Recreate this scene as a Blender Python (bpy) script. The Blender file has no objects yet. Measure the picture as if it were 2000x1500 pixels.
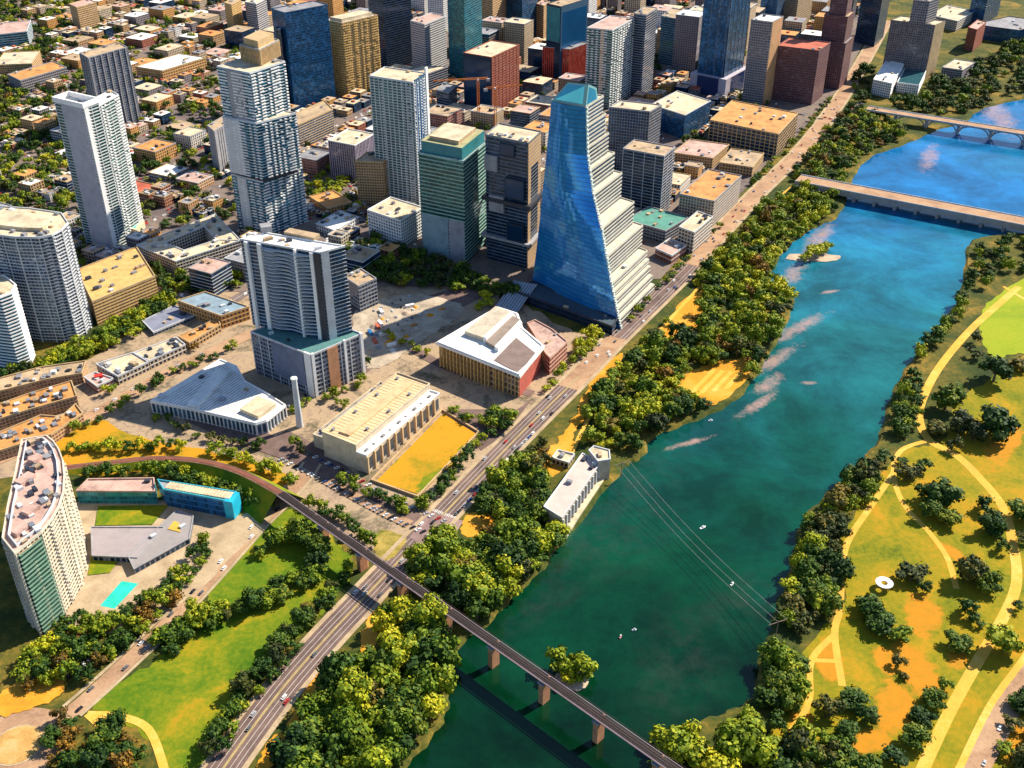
import bpy, bmesh, math, random
import numpy as np
from mathutils import Vector, Matrix
from mathutils.geometry import tessellate_polygon
random.seed(7)
C = bpy.context.scene.collection
SC = bpy.context.scene
# ------------------------------------------------------------------ camera
CAMH = 500.0; FOC = 2100.0; PITCH = math.radians(32.1)
cd = bpy.data.cameras.new('camera'); cam = bpy.data.objects.new('camera', cd); C.objects.link(cam)
cam.location = (0, 0, CAMH); cam.rotation_euler = (math.radians(90) - PITCH, 0, 0)
cd.sensor_width = 36; cd.lens = 36 * FOC / 2000; cd.clip_start = 1; cd.clip_end = 40000
SC.camera = cam
# ------------------------------------------------------------------ light
SUN_EL = math.radians(41); SX, SY = 0.82, 0.57
w = bpy.data.worlds.new("World"); SC.world = w; w.use_nodes = True
nt = w.node_tree; nt.nodes.clear()
sky = nt.nodes.new('ShaderNodeTexSky'); sky.sky_type = 'NISHITA'; sky.sun_disc = False
sky.sun_elevation = SUN_EL; sky.sun_rotation = math.atan2(SX, SY)
sky.air_density = 1.0; sky.dust_density = 0.3; sky.ozone_density = 4.5
bg = nt.nodes.new('ShaderNodeBackground'); bg.inputs[1].default_value = 0.095
out = nt.nodes.new('ShaderNodeOutputWorld')
nt.links.new(sky.outputs[0], bg.inputs[0]); nt.links.new(bg.outputs[0], out.inputs[0])
sd = bpy.data.lights.new('sun', 'SUN'); sd.energy = 5.0; sd.angle = math.radians(0.5); sd.color = (1.0, 0.91, 0.75)
so = bpy.data.objects.new('sun', sd); C.objects.link(so); so.location = (0, 0, 900)
so.rotation_euler = Vector((SX * math.cos(SUN_EL), SY * math.cos(SUN_EL), math.sin(SUN_EL))).to_track_quat('Z', 'Y').to_euler()
SC.view_settings.view_transform = 'Standard'; SC.view_settings.look = 'None'
SC.view_settings.exposure = 0.82; SC.view_settings.gamma = 1.0
# ------------------------------------------------------------------ photo pixel -> place
CP, SP = math.cos(PITCH), math.sin(PITCH)
def G(x, y, z=0.0):
    u, v = x - 1000, y - 750
    dn = v * CP + FOC * SP; fw = FOC * CP - v * SP
    return Vector((u / dn * (CAMH - z), fw / dn * (CAMH - z)))
def P(p, z=0.0):
    X, Y = p[0], p[1]; d = CAMH - z
    fz = Y * CP + d * SP
    return (1000 + FOC * X / fz, 750 + FOC * (d * CP - Y * SP) / fz)
def rr(y):
    v = y - 750
    return (FOC * CP - v * SP) / (v * CP + FOC * SP)
def HT(ytop, ybase):                 # height whose top shows at ytop over a foot at ybase
    return CAMH * (1 - rr(ybase) / rr(ytop))
# ------------------------------------------------------------------ tagging
def tag(o, label=None, cat=None, group=None, kind=None):
    if label: o['label'] = label
    if cat: o['category'] = cat
    if group: o['group'] = group
    if kind: o['kind'] = kind
    return o
def empty(name, loc, rz=0):
    o = bpy.data.objects.new(name, None); C.objects.link(o); o.location = loc; o.rotation_euler = (0, 0, rz)
    o.empty_display_size = 1
    return o
# ------------------------------------------------------------------ materials
MATS = {}
class NB:
    def __init__(s, name):
        s.m = bpy.data.materials.new(name); s.m.use_nodes = True
        s.t = s.m.node_tree; s.t.nodes.clear()
        s.o = s.n('ShaderNodeOutputMaterial'); s.b = s.n('ShaderNodeBsdfPrincipled')
        s.l(s.b.outputs[0], s.o.inputs[0]); s._p = None
    def n(s, k, **kw):
        x = s.t.nodes.new(k)
        for a, b in kw.items(): setattr(x, a, b)
        return x
    def l(s, a, b): s.t.links.new(a, b)
    def set(s, i, v):
        if hasattr(v, 'is_linked') or hasattr(v, 'links'): s.l(v, i)
        else: i.default_value = v
    def pos(s):
        if s._p is None: s._p = s.n('ShaderNodeNewGeometry').outputs['Position']
        return s._p
    def noise(s, scale, detail=3, rough=.55, vec=None, dist=0):
        x = s.n('ShaderNodeTexNoise'); x.inputs['Scale'].default_value = scale; x.inputs['Detail'].default_value = detail
        x.inputs['Roughness'].default_value = rough; x.inputs['Distortion'].default_value = dist
        s.l(vec or s.pos(), x.inputs['Vector']); return x.outputs[0]
    def math(s, op, a, b=0.0, c=0.0, clamp=False):
        x = s.n('ShaderNodeMath', operation=op, use_clamp=clamp)
        s.set(x.inputs[0], a); s.set(x.inputs[1], b); s.set(x.inputs[2], c); return x.outputs[0]
    def ramp(s, f, stops):
        x = s.n('ShaderNodeValToRGB'); e = x.color_ramp.elements
        while len(e) < len(stops): e.new(.5)
        for k, (p, c) in enumerate(stops): e[k].position = p; e[k].color = (*c, 1) if len(c) == 3 else c
        s.l(f, x.inputs[0]); return x.outputs[0]
    def mix(s, f, a, b, mode='MIX'):
        x = s.n('ShaderNodeMix', data_type='RGBA', blend_type=mode)
        s.set(x.inputs[0], f)
        for i, q in ((6, a), (7, b)):
            if isinstance(q, tuple): x.inputs[i].default_value = (*q[:3], 1)
            else: s.l(q, x.inputs[i])
        return x.outputs[2]
    def mr(s, f, a, b, c=0., d=1., smooth=False):
        x = s.n('ShaderNodeMapRange', clamp=True, interpolation_type='SMOOTHSTEP' if smooth else 'LINEAR')
        s.set(x.inputs[0], f)
        for i, q in enumerate((a, b, c, d)): x.inputs[i + 1].default_value = q
        return x.outputs[0]
    def blobs(s, lst, z, hi=1.25, lo=.25):
        tot = None
        for (x, y, lx, ly, rt) in lst:
            c = G(x, y, z); mp = s.n('ShaderNodeMapping', vector_type='TEXTURE')
            mp.inputs['Location'].default_value = (c.x, c.y, z); mp.inputs['Rotation'].default_value = (0, 0, math.radians(rt)); mp.inputs['Scale'].default_value = (lx, ly, 50)
            s.l(s.pos(), mp.inputs[0]); ln = s.n('ShaderNodeVectorMath', operation='LENGTH'); s.l(mp.outputs[0], ln.inputs[0])
            v = s.mr(ln.outputs[1], hi, lo, 0, 1); tot = v if tot is None else s.math('MAXIMUM', tot, v)
        return tot
    def bump(s, h, st, d):
        x = s.n('ShaderNodeBump'); x.inputs['Strength'].default_value = st; x.inputs['Distance'].default_value = d
        s.l(h, x.inputs['Height']); s.l(x.outputs[0], s.b.inputs['Normal'])
    def fin(s, col, rough=.8, metal=0., spec=.5):
        s.set(s.b.inputs['Base Color'], (*col, 1) if isinstance(col, tuple) else col)
        s.set(s.b.inputs['Roughness'], rough); s.set(s.b.inputs['Metallic'], metal)
        s.b.inputs['Specular IOR Level'].default_value = spec
        return s.m
def M(name, col, rough=.8, var=.25, scale=.12, metal=0., spec=.4):
    """plain surface with mottling, streaks and grime of its own"""
    key = ('M', name)
    if key in MATS: return MATS[key]
    k = NB(name); a = k.noise(scale, 5, .65); b = k.noise(scale * 9, 3)
    f = k.math('ADD', k.math('MULTIPLY', a, .7), k.math('MULTIPLY', b, .3))
    lo = tuple(max(0, c * (1 - var * 1.5)) for c in col); hi = tuple(min(1, c * (1 + var)) for c in col)
    MATS[key] = k.fin(k.ramp(f, [(.3, lo), (.5, col), (.7, hi)]), rough, metal, spec)
    return MATS[key]
def MG(name, stops, scale=.02, detail=6, s2=.25, rough=.95, w2=.35, bump=0):
    """ground cover: ramp over two scales of noise"""
    key = ('G', name)
    if key in MATS: return MATS[key]
    k = NB(name); a = k.noise(scale, detail, .6, dist=.6); b = k.noise(s2, 4, .7)
    f = k.math('ADD', k.math('MULTIPLY', a, 1 - w2), k.math('MULTIPLY', b, w2))
    if bump: k.bump(b, .6, bump)
    MATS[key] = k.fin(k.ramp(f, stops), rough, 0, .2)
    return MATS[key]
def MF(name, wall, glass, wx=.6, wy=.55, metal=.35, var=.6, grough=.12):
    """facade skin: UV runs in bays and storeys; every pane has its own blind / tint"""
    key = ('F', name)
    if key in MATS: return MATS[key]
    k = NB(name)
    uv = k.n('ShaderNodeUVMap').outputs[0]
    sp = k.n('ShaderNodeSeparateXYZ'); k.l(uv, sp.inputs[0])
    fx = k.math('FRACT', sp.outputs[0]); fy = k.math('FRACT', sp.outputs[1])
    cx = k.n('ShaderNodeCombineXYZ'); k.l(k.math('FLOOR', sp.outputs[0]), cx.inputs[0]); k.l(k.math('FLOOR', sp.outputs[1]), cx.inputs[1])
    wn = k.n('ShaderNodeTexWhiteNoise', noise_dimensions='3D'); k.l(cx.outputs[0], wn.inputs[0])
    inx = k.math('LESS_THAN', k.math('ABSOLUTE', k.math('SUBTRACT', fx, .5)), wx / 2)
    iny = k.math('LESS_THAN', k.math('ABSOLUTE', k.math('SUBTRACT', fy, .5)), wy / 2)
    win = k.math('MULTIPLY', inx, iny)
    g0 = tuple(c * (1 - var * .7) for c in glass); g1 = tuple(min(1, c * (1 + var)) for c in glass); g2 = tuple(min(1, (.16 if wx < .88 else .02) + c * 1.8) for c in glass)
    big = k.noise(.03, 3)
    gcol = k.ramp(k.math('ADD', k.math('MULTIPLY', wn.outputs[0], .75), k.math('MULTIPLY', big, .25)), [(.1, g0), (.50, glass), (.72, g1), (.88, g2)])
    nz = k.noise(.15, 4)
    wc = k.mix(nz, tuple(c * .72 for c in wall), tuple(min(1, c * 1.2) for c in wall))
    MATS[key] = k.fin(k.mix(win, wc, gcol), k.mr(win, 0, 1, .85, grough), k.math('MULTIPLY', win, metal), .5)
    return MATS[key]
def MLEAF(name, cs, s=.045):
    key = ('L', name)
    if key in MATS: return MATS[key]
    k = NB(name); g = k.n('ShaderNodeNewGeometry'); oi = k.n('ShaderNodeObjectInfo')
    a = k.noise(s, 3, .5); r = k.math('MULTIPLY', oi.outputs['Random'], .42)
    f = k.math('ADD', k.math('ADD', k.math('MULTIPLY', a, .6), r), k.math('MULTIPLY', g.outputs['Random Per Island'], .38))
    f = k.math('SUBTRACT', f, .2)
    col = k.ramp(f, [(.2, cs[0]), (.42, cs[1]), (.62, cs[2]), (.85, cs[3])])
    MATS[key] = k.fin(col, .7, 0, .25)
    return MATS[key]
# palette
ROOF_TAN = M('roof_tan', (.42, .30, .18), var=.42, scale=.07); ROOF_CREAM = M('roof_cream', (.58, .47, .31), var=.35, scale=.07)
ROOF_WHITE = M('roof_white', (.74, .72, .66), var=.22, scale=.07); ROOF_GREY = M('roof_grey', (.25, .24, .25), var=.42, scale=.07)
ROOF_ORANGE = M('roof_orange', (.55, .25, .07), var=.42, scale=.07); ROOF_RED = M('roof_red', (.45, .10, .05), var=.42, scale=.07); ROOF_PINK = M('roof_pink', (.50, .32, .26), var=.42, scale=.07)
CONC = M('concrete', (.31, .30, .31)); CONCW = M('concrete_white', (.55, .56, .57), var=.15); DARK = M('dark_metal', (.035, .04, .055), .5)
TANW = M('tan_stone', (.50, .34, .17)); BRICK = M('red_brick', (.30, .08, .045)); WHITE = M('white_paint', (.8, .78, .76), var=.08)
STEEL = M('grey_steel', (.3, .31, .33), .45, metal=.4); ORANGE = M('orange_paint', (.7, .2, .02), var=.1)
TEALP = M('teal_panel', (.03, .20, .23), .35); BLUEP = M('blue_panel', (.03, .16, .38), .35)
ASPH = MG('asphalt', [(.35, (.10, .065, .06)), (.5, (.16, .105, .09)), (.65, (.23, .15, .12))], .05, 6, .6)
TRD = MG('tan_pavement', [(.35, (.26, .15, .09)), (.5, (.40, .24, .14)), (.68, (.52, .34, .20))], .04, 6, .5)
PAVE = MG('pavement', [(.35, (.30, .22, .13)), (.5, (.42, .31, .19)), (.68, (.56, .43, .27))], .06, 5, .6)
CITY = MG('city_ground', [(.30, (.09, .075, .08)), (.44, (.15, .115, .105)), (.54, (.22, .165, .13)), (.64, (.13, .105, .095)), (.76, (.09, .08, .07))], .012, 8, .12)
BLOCKM = MG('block_ground', [(.34, (.06, .075, .02)), (.42, (.20, .15, .10)), (.52, (.42, .30, .185)), (.61, (.30, .21, .15)), (.72, (.16, .13, .12))], .035, 6, .3)
LAND = MG('dry_land', [(.34, (.018, .032, .008)), (.45, (.045, .062, .010)), (.54, (.12, .10, .015)), (.62, (.26, .16, .025)), (.72, (.38, .21, .04))], .02, 8, .2)
LAWN = MG('lawn', [(.32, (.06, .085, .004)), (.43, (.15, .16, .006)), (.52, (.26, .20, .008)), (.62, (.42, .21, .012)), (.72, (.52, .20, .02))], .018, 8, .25)
LAWNG = MG('green_lawn', [(.34, (.04, .11, .003)), (.44, (.09, .16, .004)), (.53, (.17, .20, .006)), (.61, (.30, .23, .008)), (.70, (.44, .21, .012))], .03, 8, .3)
LAWNO = MG('dry_lawn', [(.34, (.15, .16, .008)), (.44, (.36, .22, .010)), (.54, (.56, .25, .012)), (.68, (.62, .20, .02))], .03, 7, .25)
DIRT = MG('orange_dirt', [(.34, (.40, .19, .02)), (.5, (.66, .28, .02)), (.66, (.70, .36, .06))], .04, 6, .4)
PATHM = MG('gravel_path', [(.34, (.52, .30, .06)), (.5, (.70, .38, .05)), (.66, (.76, .50, .14))], .04, 5, .5)
SAND = MG('sandbar', [(.35, (.30, .22, .18)), (.5, (.45, .34, .24)), (.66, (.55, .45, .30))], .06, 6, .4)
BALL = MG('ballast', [(.35, (.10, .05, .035)), (.5, (.17, .085, .06)), (.66, (.24, .13, .09))], .1, 5, .7)
LEAFS = {
 'oak': MLEAF('oak_leaves', [(.008, .030, .004), (.028, .072, .005), (.07, .12, .006), (.22, .23, .010)]),
 'elm': MLEAF('elm_leaves', [(.022, .055, .003), (.075, .135, .004), (.17, .225, .005), (.38, .36, .012)]),
 'lime': MLEAF('lime_leaves', [(.08, .12, .003), (.19, .25, .004), (.36, .36, .006), (.56, .46, .015)]),
 'cedar': MLEAF('cedar_leaves', [(.012, .022, .007), (.034, .055, .008), (.11, .10, .012), (.26, .17, .018)]),
 'rust': MLEAF('rusty_leaves', [(.06, .045, .008), (.17, .09, .008), (.36, .17, .010), (.52, .21, .012)])}
BARK = M('bark', (.12, .085, .06))
# ------------------------------------------------------------------ mesh builder
class MB:
    def __init__(s): s.v = []; s.f = []; s.m = []; s.u = []
    def quad(s, a, b, c, d, mi=0, uv=None):
        n = len(s.v); s.v += [a, b, c, d]; s.f.append((n, n + 1, n + 2, n + 3)); s.m.append(mi); s.u.append(uv or ((0, 0), (1, 0), (1, 1), (0, 1)))
    def ngon(s, pts, mi=0):
        n = len(s.v); s.v += [tuple(p) for p in pts]; s.f.append(tuple(range(n, n + len(pts)))); s.m.append(mi); s.u.append([(0, 0)] * len(pts))
    def prism(s, poly, z0, z1, mi=0, mt=None, bot=False):
        k = len(poly); mt = mi if mt is None else mt
        for i in range(k):
            a, b = poly[i], poly[(i + 1) % k]
            s.quad((a[0], a[1], z0), (b[0], b[1], z0), (b[0], b[1], z1), (a[0], a[1], z1), mi)
        s.ngon([(p[0], p[1], z1) for p in poly], mt)
        if bot: s.ngon([(p[0], p[1], z0) for p in reversed(poly)], mi)
    def box(s, cx, cy, z0, sx, sy, sz, rot=0, mi=0, bot=False):
        c, n = math.cos(rot), math.sin(rot)
        p = [(cx + x * c - y * n, cy + x * n + y * c) for x, y in ((-sx / 2, -sy / 2), (sx / 2, -sy / 2), (sx / 2, sy / 2), (-sx / 2, sy / 2))]
        s.prism(p, z0, z0 + sz, mi, bot=bot)
    def band(s, poly, d, z0, z1, mi=0, inner=0.):
        o = off(poly, d); i_ = off(poly, -inner) if inner else poly; k = len(poly)
        for i in range(k):
            j = (i + 1) % k
            A, B_, a, b = o[i], o[j], i_[i], i_[j]
            s.quad((*A, z0), (*B_, z0), (*B_, z1), (*A, z1), mi)
            s.quad((*A, z1), (*B_, z1), (*b, z1), (*a, z1), mi)
            s.quad((*a, z0), (*b, z0), (*B_, z0), (*A, z0), mi)
            if inner: s.quad((*b, z0), (*a, z0), (*a, z1), (*b, z1), mi)
    def cyl(s, a, b, r0, r1, seg=8, mi=0, cap=True):
        a, b = Vector(a), Vector(b); d = (b - a).normalized()
        x = d.orthogonal().normalized(); y = d.cross(x); n = len(s.v)
        for i in range(seg):
            t = 2 * math.pi * i / seg; e = x * math.cos(t) + y * math.sin(t)
            s.v.append(tuple(a + e * r0)); s.v.append(tuple(b + e * r1))
        for i in range(seg):
            j = (i + 1) % seg
            s.f.append((n + 2 * i, n + 2 * j, n + 2 * j + 1, n + 2 * i + 1)); s.m.append(mi); s.u.append([(0, 0)] * 4)
        if cap: s.f.append(tuple(n + 2 * i + 1 for i in range(seg))); s.m.append(mi); s.u.append([(0, 0)] * seg)
    def mesh(s, name, mats, o=(0, 0, 0), smooth=False):
        me = bpy.data.meshes.new(name)
        me.from_pydata([(p[0] - o[0], p[1] - o[1], p[2] - o[2]) for p in s.v], [], s.f)
        for m in (mats if isinstance(mats, (list, tuple)) else [mats]): me.materials.append(m)
        me.polygons.foreach_set('material_index', s.m)
        uv = me.uv_layers.new(name='UVMap'); flat = [c for f in s.u for q in f for c in q]
        uv.data.foreach_set('uv', flat)
        if smooth: me.polygons.foreach_set('use_smooth', [True] * len(s.f))
        return me
    def build(s, name, mats, parent=None, loc=None, kind=None, smooth=False):
        if not s.f: return None
        o = tuple(parent['_o']) if parent is not None and '_o' in parent else (0, 0, 0)
        ob = bpy.data.objects.new(name, s.mesh(name, mats, o if loc is None else (0, 0, 0), smooth))
        C.objects.link(ob)
        if parent is not None: ob.parent = parent
        if loc is not None: ob.location = loc
        if kind: ob['kind'] = kind
        return ob
def off(poly, d):
    k = len(poly); r = []
    for i in range(k):
        p0, p1, p2 = Vector(poly[i - 1][:2]), Vector(poly[i][:2]), Vector(poly[(i + 1) % k][:2])
        e1 = (p1 - p0).normalized(); e2 = (p2 - p1).normalized()
        n1 = Vector((e1.y, -e1.x)); n2 = Vector((e2.y, -e2.x)); m = n1 + n2
        q = m / max(.35, m.dot(m) / 2) if m.length > 1e-6 else n1
        r.append((p1.x + q.x * d, p1.y + q.y * d))
    return r
def ccw(poly):
    a = sum(poly[i - 1][0] * poly[i][1] - poly[i][0] * poly[i - 1][1] for i in range(len(poly)))
    return [tuple(p[:2]) for p in poly] if a > 0 else [tuple(p[:2]) for p in reversed(poly)]
def inside(p, poly):
    x, y = p[0], p[1]; r = False; j = len(poly) - 1
    for i in range(len(poly)):
        xi, yi = poly[i][0], poly[i][1]; xj, yj = poly[j][0], poly[j][1]
        if (yi > y) != (yj > y) and x < (xj - xi) * (y - yi) / (yj - yi) + xi: r = not r
        j = i
    return r
def smooth(pts, n=5, closed=False):
    pts = [Vector(p) for p in pts]; k = len(pts); r = []
    for i in range(k if closed else k - 1):
        if closed: a, b, c, d = pts[i - 1], pts[i], pts[(i + 1) % k], pts[(i + 2) % k]
        else: a, b, c, d = pts[max(0, i - 1)], pts[i], pts[i + 1], pts[min(k - 1, i + 2)]
        for j in range(n):
            t = j / n
            r.append(.5 * ((2 * b) + (c - a) * t + (2 * a - 5 * b + 4 * c - d) * t * t + (3 * b - a - 3 * c + d) * t ** 3))
    if not closed: r.append(pts[-1])
    return r
# ------------------------------------------------------------------ ground sheets
ZC = [0]
def uz(z): ZC[0] += 1; return z + ZC[0] * .006
def sheet(name, px, z, mat, sm=True, world=False, **kw):
    z = uz(z)
    pts = [Vector(p) for p in px] if world else [G(*p) for p in px]
    if sm:
        pts = smooth(pts, 9, True); k_ = len(pts); q_ = []
        for i in range(k_):
            t_ = pts[(i + 1) % k_] - pts[i - 1]; L_ = max(t_.length, 1e-4); n_ = Vector((t_.y, -t_.x)) / L_
            q_.append(pts[i] + n_ * random.gauss(0, min(1.3, L_ * .16)))
        pts = q_
    m = MB(); m.ngon([(p.x, p.y, z) for p in (Vector(q) for q in ccw(pts))]); o = m.build(name, mat)
    tag(o, kind='structure', **kw); return o
def ribbon_pts(pts, wd):
    L, R = [], []
    for i, p in enumerate(pts):
        t = (pts[min(i + 1, len(pts) - 1)] - pts[max(i - 1, 0)]).normalized(); n = Vector((-t.y, t.x))
        w_ = wd(i / (len(pts) - 1)) if callable(wd) else wd
        L.append(p + n * w_ / 2); R.append(p - n * w_ / 2)
    return L, R
def ribbon(name, px, wd, z, mat, shift=0, th=0, world=False, top=True, **kw):
    z = uz(z)
    pts = smooth([Vector(p) for p in px] if world else [G(*p) for p in px], 6)
    if shift:
        L, R = ribbon_pts(pts, abs(shift) * 2); pts = L if shift > 0 else R
    L, R = ribbon_pts(pts, wd); m = MB()
    for i in range(len(pts) - 1):
        m.quad((*R[i], z), (*R[i + 1], z), (*L[i + 1], z), (*L[i], z))
        if th:
            m.quad((*R[i], z - th), (*R[i + 1], z - th), (*R[i + 1], z), (*R[i], z)); m.quad((*L[i + 1], z - th), (*L[i], z - th), (*L[i], z), (*L[i + 1], z))
    o = m.build(name, mat)
    if top: tag(o, kind='structure')
    tag(o, **kw); return o
#CUT1
NSH = [(700, 1600), (745, 1530), (800, 1475), (850, 1415), (868, 1370), (872, 1320), (885, 1262), (955, 1205), (1000, 1155), (1055, 1105), (1092, 1050), (1105, 1040),
       (1200, 925), (1225, 900), (1252, 885), (1270, 850), (1330, 825), (1392, 800), (1445, 765), (1490, 700), (1530, 630), (1546, 580), (1528, 552), (1500, 545),
       (1515, 505), (1545, 470), (1590, 440), (1632, 420), (1655, 375), (1668, 335), (1700, 302), (1745, 286), (1790, 268), (1830, 250), (1880, 236), (1912, 212), (1960, 198), (2030, 186), (2150, 178)]
SSH = [(1265, 1600), (1275, 1500), (1300, 1440), (1380, 1408), (1440, 1385), (1482, 1355), (1490, 1290), (1512, 1235), (1522, 1185), (1545, 1130), (1556, 1075), (1578, 1010), (1625, 960), (1682, 905),
       (1722, 855), (1740, 790), (1762, 740), (1795, 690), (1840, 640), (1872, 590), (1888, 535), (1895, 480), (1925, 462), (2030, 455), (2150, 458)]
def landmass(name, sh, rest):
    pts = smooth([G(*p) for p in sh], 5)
    allp = [Vector(p) for p in pts] + [Vector(p) for p in rest]
    a = sum(allp[i - 1].x * allp[i].y - allp[i].x * allp[i - 1].y for i in range(len(allp)))
    m = MB(); c = allp if a > 0 else list(reversed(allp)); m.ngon([(p.x, p.y, 0) for p in c])
    k = len(pts); sgn = -1 if a > 0 else 1
    o = []
    for i in range(k):
        t = (pts[min(i + 1, k - 1)] - pts[max(i - 1, 0)]).normalized(); n = Vector((-t.y, t.x)) * sgn
        o.append(pts[i] + n * (3.5 + 1.5 * math.sin(i * 1.7)))
    for i in range(k - 1):
        q = [(*pts[i], 0), (*pts[i + 1], 0), (*o[i + 1], -2.6), (*o[i], -2.6)]
        if sgn < 0: q = [q[3], q[2], q[1], q[0]]
        m.quad(*q)
    ob = m.build(name, LAND); ob['kind'] = 'structure'; return ob
gp = G(2150, 178); gq = G(2150, 458)
landmass('north_bank_ground', NSH, [(9000, gp.y + 300), (9000, 16000), (-12000, 16000), (-12000, -900), (-260, -900), (-160, 250)])
landmass('south_bank_ground', SSH, [(3000, gq.y - 200), (9000, 500), (9000, -900), (180, -900), (130, 250)])
# water ------------------------------------------------------------
def mat_water():
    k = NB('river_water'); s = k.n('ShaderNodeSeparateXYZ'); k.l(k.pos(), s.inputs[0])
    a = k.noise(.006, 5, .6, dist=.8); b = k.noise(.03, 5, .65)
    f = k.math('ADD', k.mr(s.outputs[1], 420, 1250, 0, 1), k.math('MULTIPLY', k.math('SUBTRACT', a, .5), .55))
    col = k.ramp(f, [(.0, (.001, .022, .008)), (.16, (.001, .050, .020)), (.32, (.002, .070, .050)), (.55, (.010, .135, .150)), (.78, (.012, .17, .28)), (1.0, (.008, .14, .36))])  # distant blue puts the sky's reflection and grading into the base colour
    dk = k.mr(k.noise(.010, 7, .75, dist=.3), .38, .66, .50, 1.30)
    mul = k.n('ShaderNodeVectorMath', operation='SCALE'); k.l(col, mul.inputs[0]); k.l(dk, mul.inputs[3]); col = mul.outputs[0]
    # gravel shallows seen through the water: (pixel x, y, half length m, half width m, turn deg)
    tot = None
    for (x, y, lx, ly, rt) in [(1600, 465, 62, 16, 58), (1560, 640, 62, 11, 42), (1510, 705, 55, 10, 45), (1815, 308, 78, 16, 66), (1345, 865, 34, 5, 25), (1500, 750, 34, 10, 50),
                               (1950, 225, 130, 30, 80), (1550, 535, 40, 14, 60), (1480, 790, 40, 8, 45), (1580, 748, 10, 4, 0), (1620, 570, 16, 4, 20)]:
        c = G(x, y, -2); mp = k.n('ShaderNodeMapping', vector_type='TEXTURE')
        mp.inputs['Location'].default_value = (c.x, c.y, -2); mp.inputs['Rotation'].default_value = (0, 0, math.radians(rt)); mp.inputs['Scale'].default_value = (lx, ly, 50)
        k.l(k.pos(), mp.inputs[0]); ln = k.n('ShaderNodeVectorMath', operation='LENGTH'); k.l(mp.outputs[0], ln.inputs[0])
        v = k.mr(ln.outputs[1], 1.25, .25, 0, 1)
        tot = v if tot is None else k.math('MAXIMUM', tot, v)
    mur = None      # murky weed beds, deep water
    for (x, y, lx, ly, rt) in [(1150, 1060, 70, 40, 30), (1330, 1290, 60, 28, 70), (1440, 1180, 40, 20, 40), (1240, 960, 80, 26, 60), (1060, 1180, 40, 12, 40)]:
        c = G(x, y, -2); mp = k.n('ShaderNodeMapping', vector_type='TEXTURE')
        mp.inputs['Location'].default_value = (c.x, c.y, -2); mp.inputs['Rotation'].default_value = (0, 0, math.radians(rt)); mp.inputs['Scale'].default_value = (lx, ly, 50)
        k.l(k.pos(), mp.inputs[0]); ln = k.n('ShaderNodeVectorMath', operation='LENGTH'); k.l(mp.outputs[0], ln.inputs[0])
        v = k.mr(ln.outputs[1], 1.3, .1, 0, 1); mur = v if mur is None else k.math('MAXIMUM', mur, v)
    col = k.mix(k.math('MULTIPLY', mur, k.mr(k.noise(.05, 8, .75), .42, .66, 0, .45)), col, (.040, .045, .038))
    nz = k.math('ADD', k.math('MULTIPLY', k.noise(.07, 9, .78, dist=.3), .6), k.math('MULTIPLY', k.noise(.32, 5, .75), .4))
    sh = k.mr(k.math('ADD', tot, k.math('MULTIPLY', k.math('SUBTRACT', nz, .5), 3.2)), .45, 1.15, 0, .8)
    sh = k.math('MULTIPLY', sh, k.mr(tot, 0, .3, 0, 1))
    col = k.mix(sh, col, (.40, .25, .21))
    h = k.noise(.35, 4, .6); h2 = k.noise(.05, 3, .5)
    k.bump(k.math('ADD', h, k.math('MULTIPLY', h2, 2)), .22, .35)
    k.b.inputs['IOR'].default_value = 1.33
    return k.fin(col, .10, 0, .5)
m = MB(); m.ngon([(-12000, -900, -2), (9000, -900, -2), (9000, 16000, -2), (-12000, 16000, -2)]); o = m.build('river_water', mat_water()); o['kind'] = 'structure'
# ------------------------------------------------------------------ roads, lawns
CC = [(395, 1560), (430, 1510), (480, 1440), (556, 1340), (636, 1248), (700, 1180), (766, 1110), (850, 1022), (928, 940), (1000, 865), (1062, 803), (1130, 737), (1205, 660), (1290, 578), (1350, 518), (1420, 440), (1484, 372), (1545, 315), (1592, 262), (1640, 195), (1668, 150), (1700, 95), (1730, 40)]
def mat_park(name, blobs, base, bare=((.40, .20, .012), (.58, .22, .012))):
    k = NB(name); f = k.math('ADD', k.math('MULTIPLY', k.noise(.02, 8, .62, dist=.6), .7), k.math('MULTIPLY', k.noise(.3, 5, .7), .3)); col = k.ramp(f, base)
    nz = k.noise(.06, 8, .72, dist=.5); b_ = k.blobs(blobs, 0, 1.5, .45)
    m_ = k.math('MULTIPLY', k.mr(k.math('ADD', b_, k.math('MULTIPLY', k.math('SUBTRACT', nz, .5), 2.2)), .42, .85, 0, 1, True), k.mr(b_, 0, .15, 0, 1))
    return k.fin(k.mix(m_, col, k.mix(k.mr(k.noise(.15, 6, .7), .35, .65), *bare)), .95, 0, .2)
FORE = [(-200, 900), (0, 800), (180, 700), (350, 590), (500, 560), (700, 545), (900, 560), (1010, 590), (1100, 640), (1180, 690), (1000, 880), (800, 1090), (540, 960), (300, 900), (100, 920), (-200, 960)]
sheet('city_yard', FORE, .03, BLOCKM)
sheet('lawn', [(185, 1370), (300, 1290), (420, 1210), (500, 1180), (600, 1060), (540, 1010), (590, 1000), (660, 1060), (690, 1110), (640, 1190), (560, 1260), (480, 1360), (400, 1490), (330, 1540), (300, 1450), (220, 1400)], .05, LAWNG)
sheet('lawn', [(410, 1140), (470, 1075), (540, 1012), (600, 1000), (640, 1050), (600, 1130), (540, 1170), (430, 1205)], .06, LAWNG)
sheet('lawn', [(735, 940), (866, 808), (930, 848), (905, 890), (815, 965)], .45, mat_park('worn_lawn', [(845, 940, 22, 9, 60), (905, 880, 10, 5, 60), (770, 900, 9, 4, 60)], [(.34, (.62, .20, .02)), (.44, (.58, .26, .012)), (.52, (.50, .25, .012)), (.60, (.34, .22, .010)), (.70, (.18, .18, .008))], ((.10, .17, .006), (.22, .22, .008))), sm=False)
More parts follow.
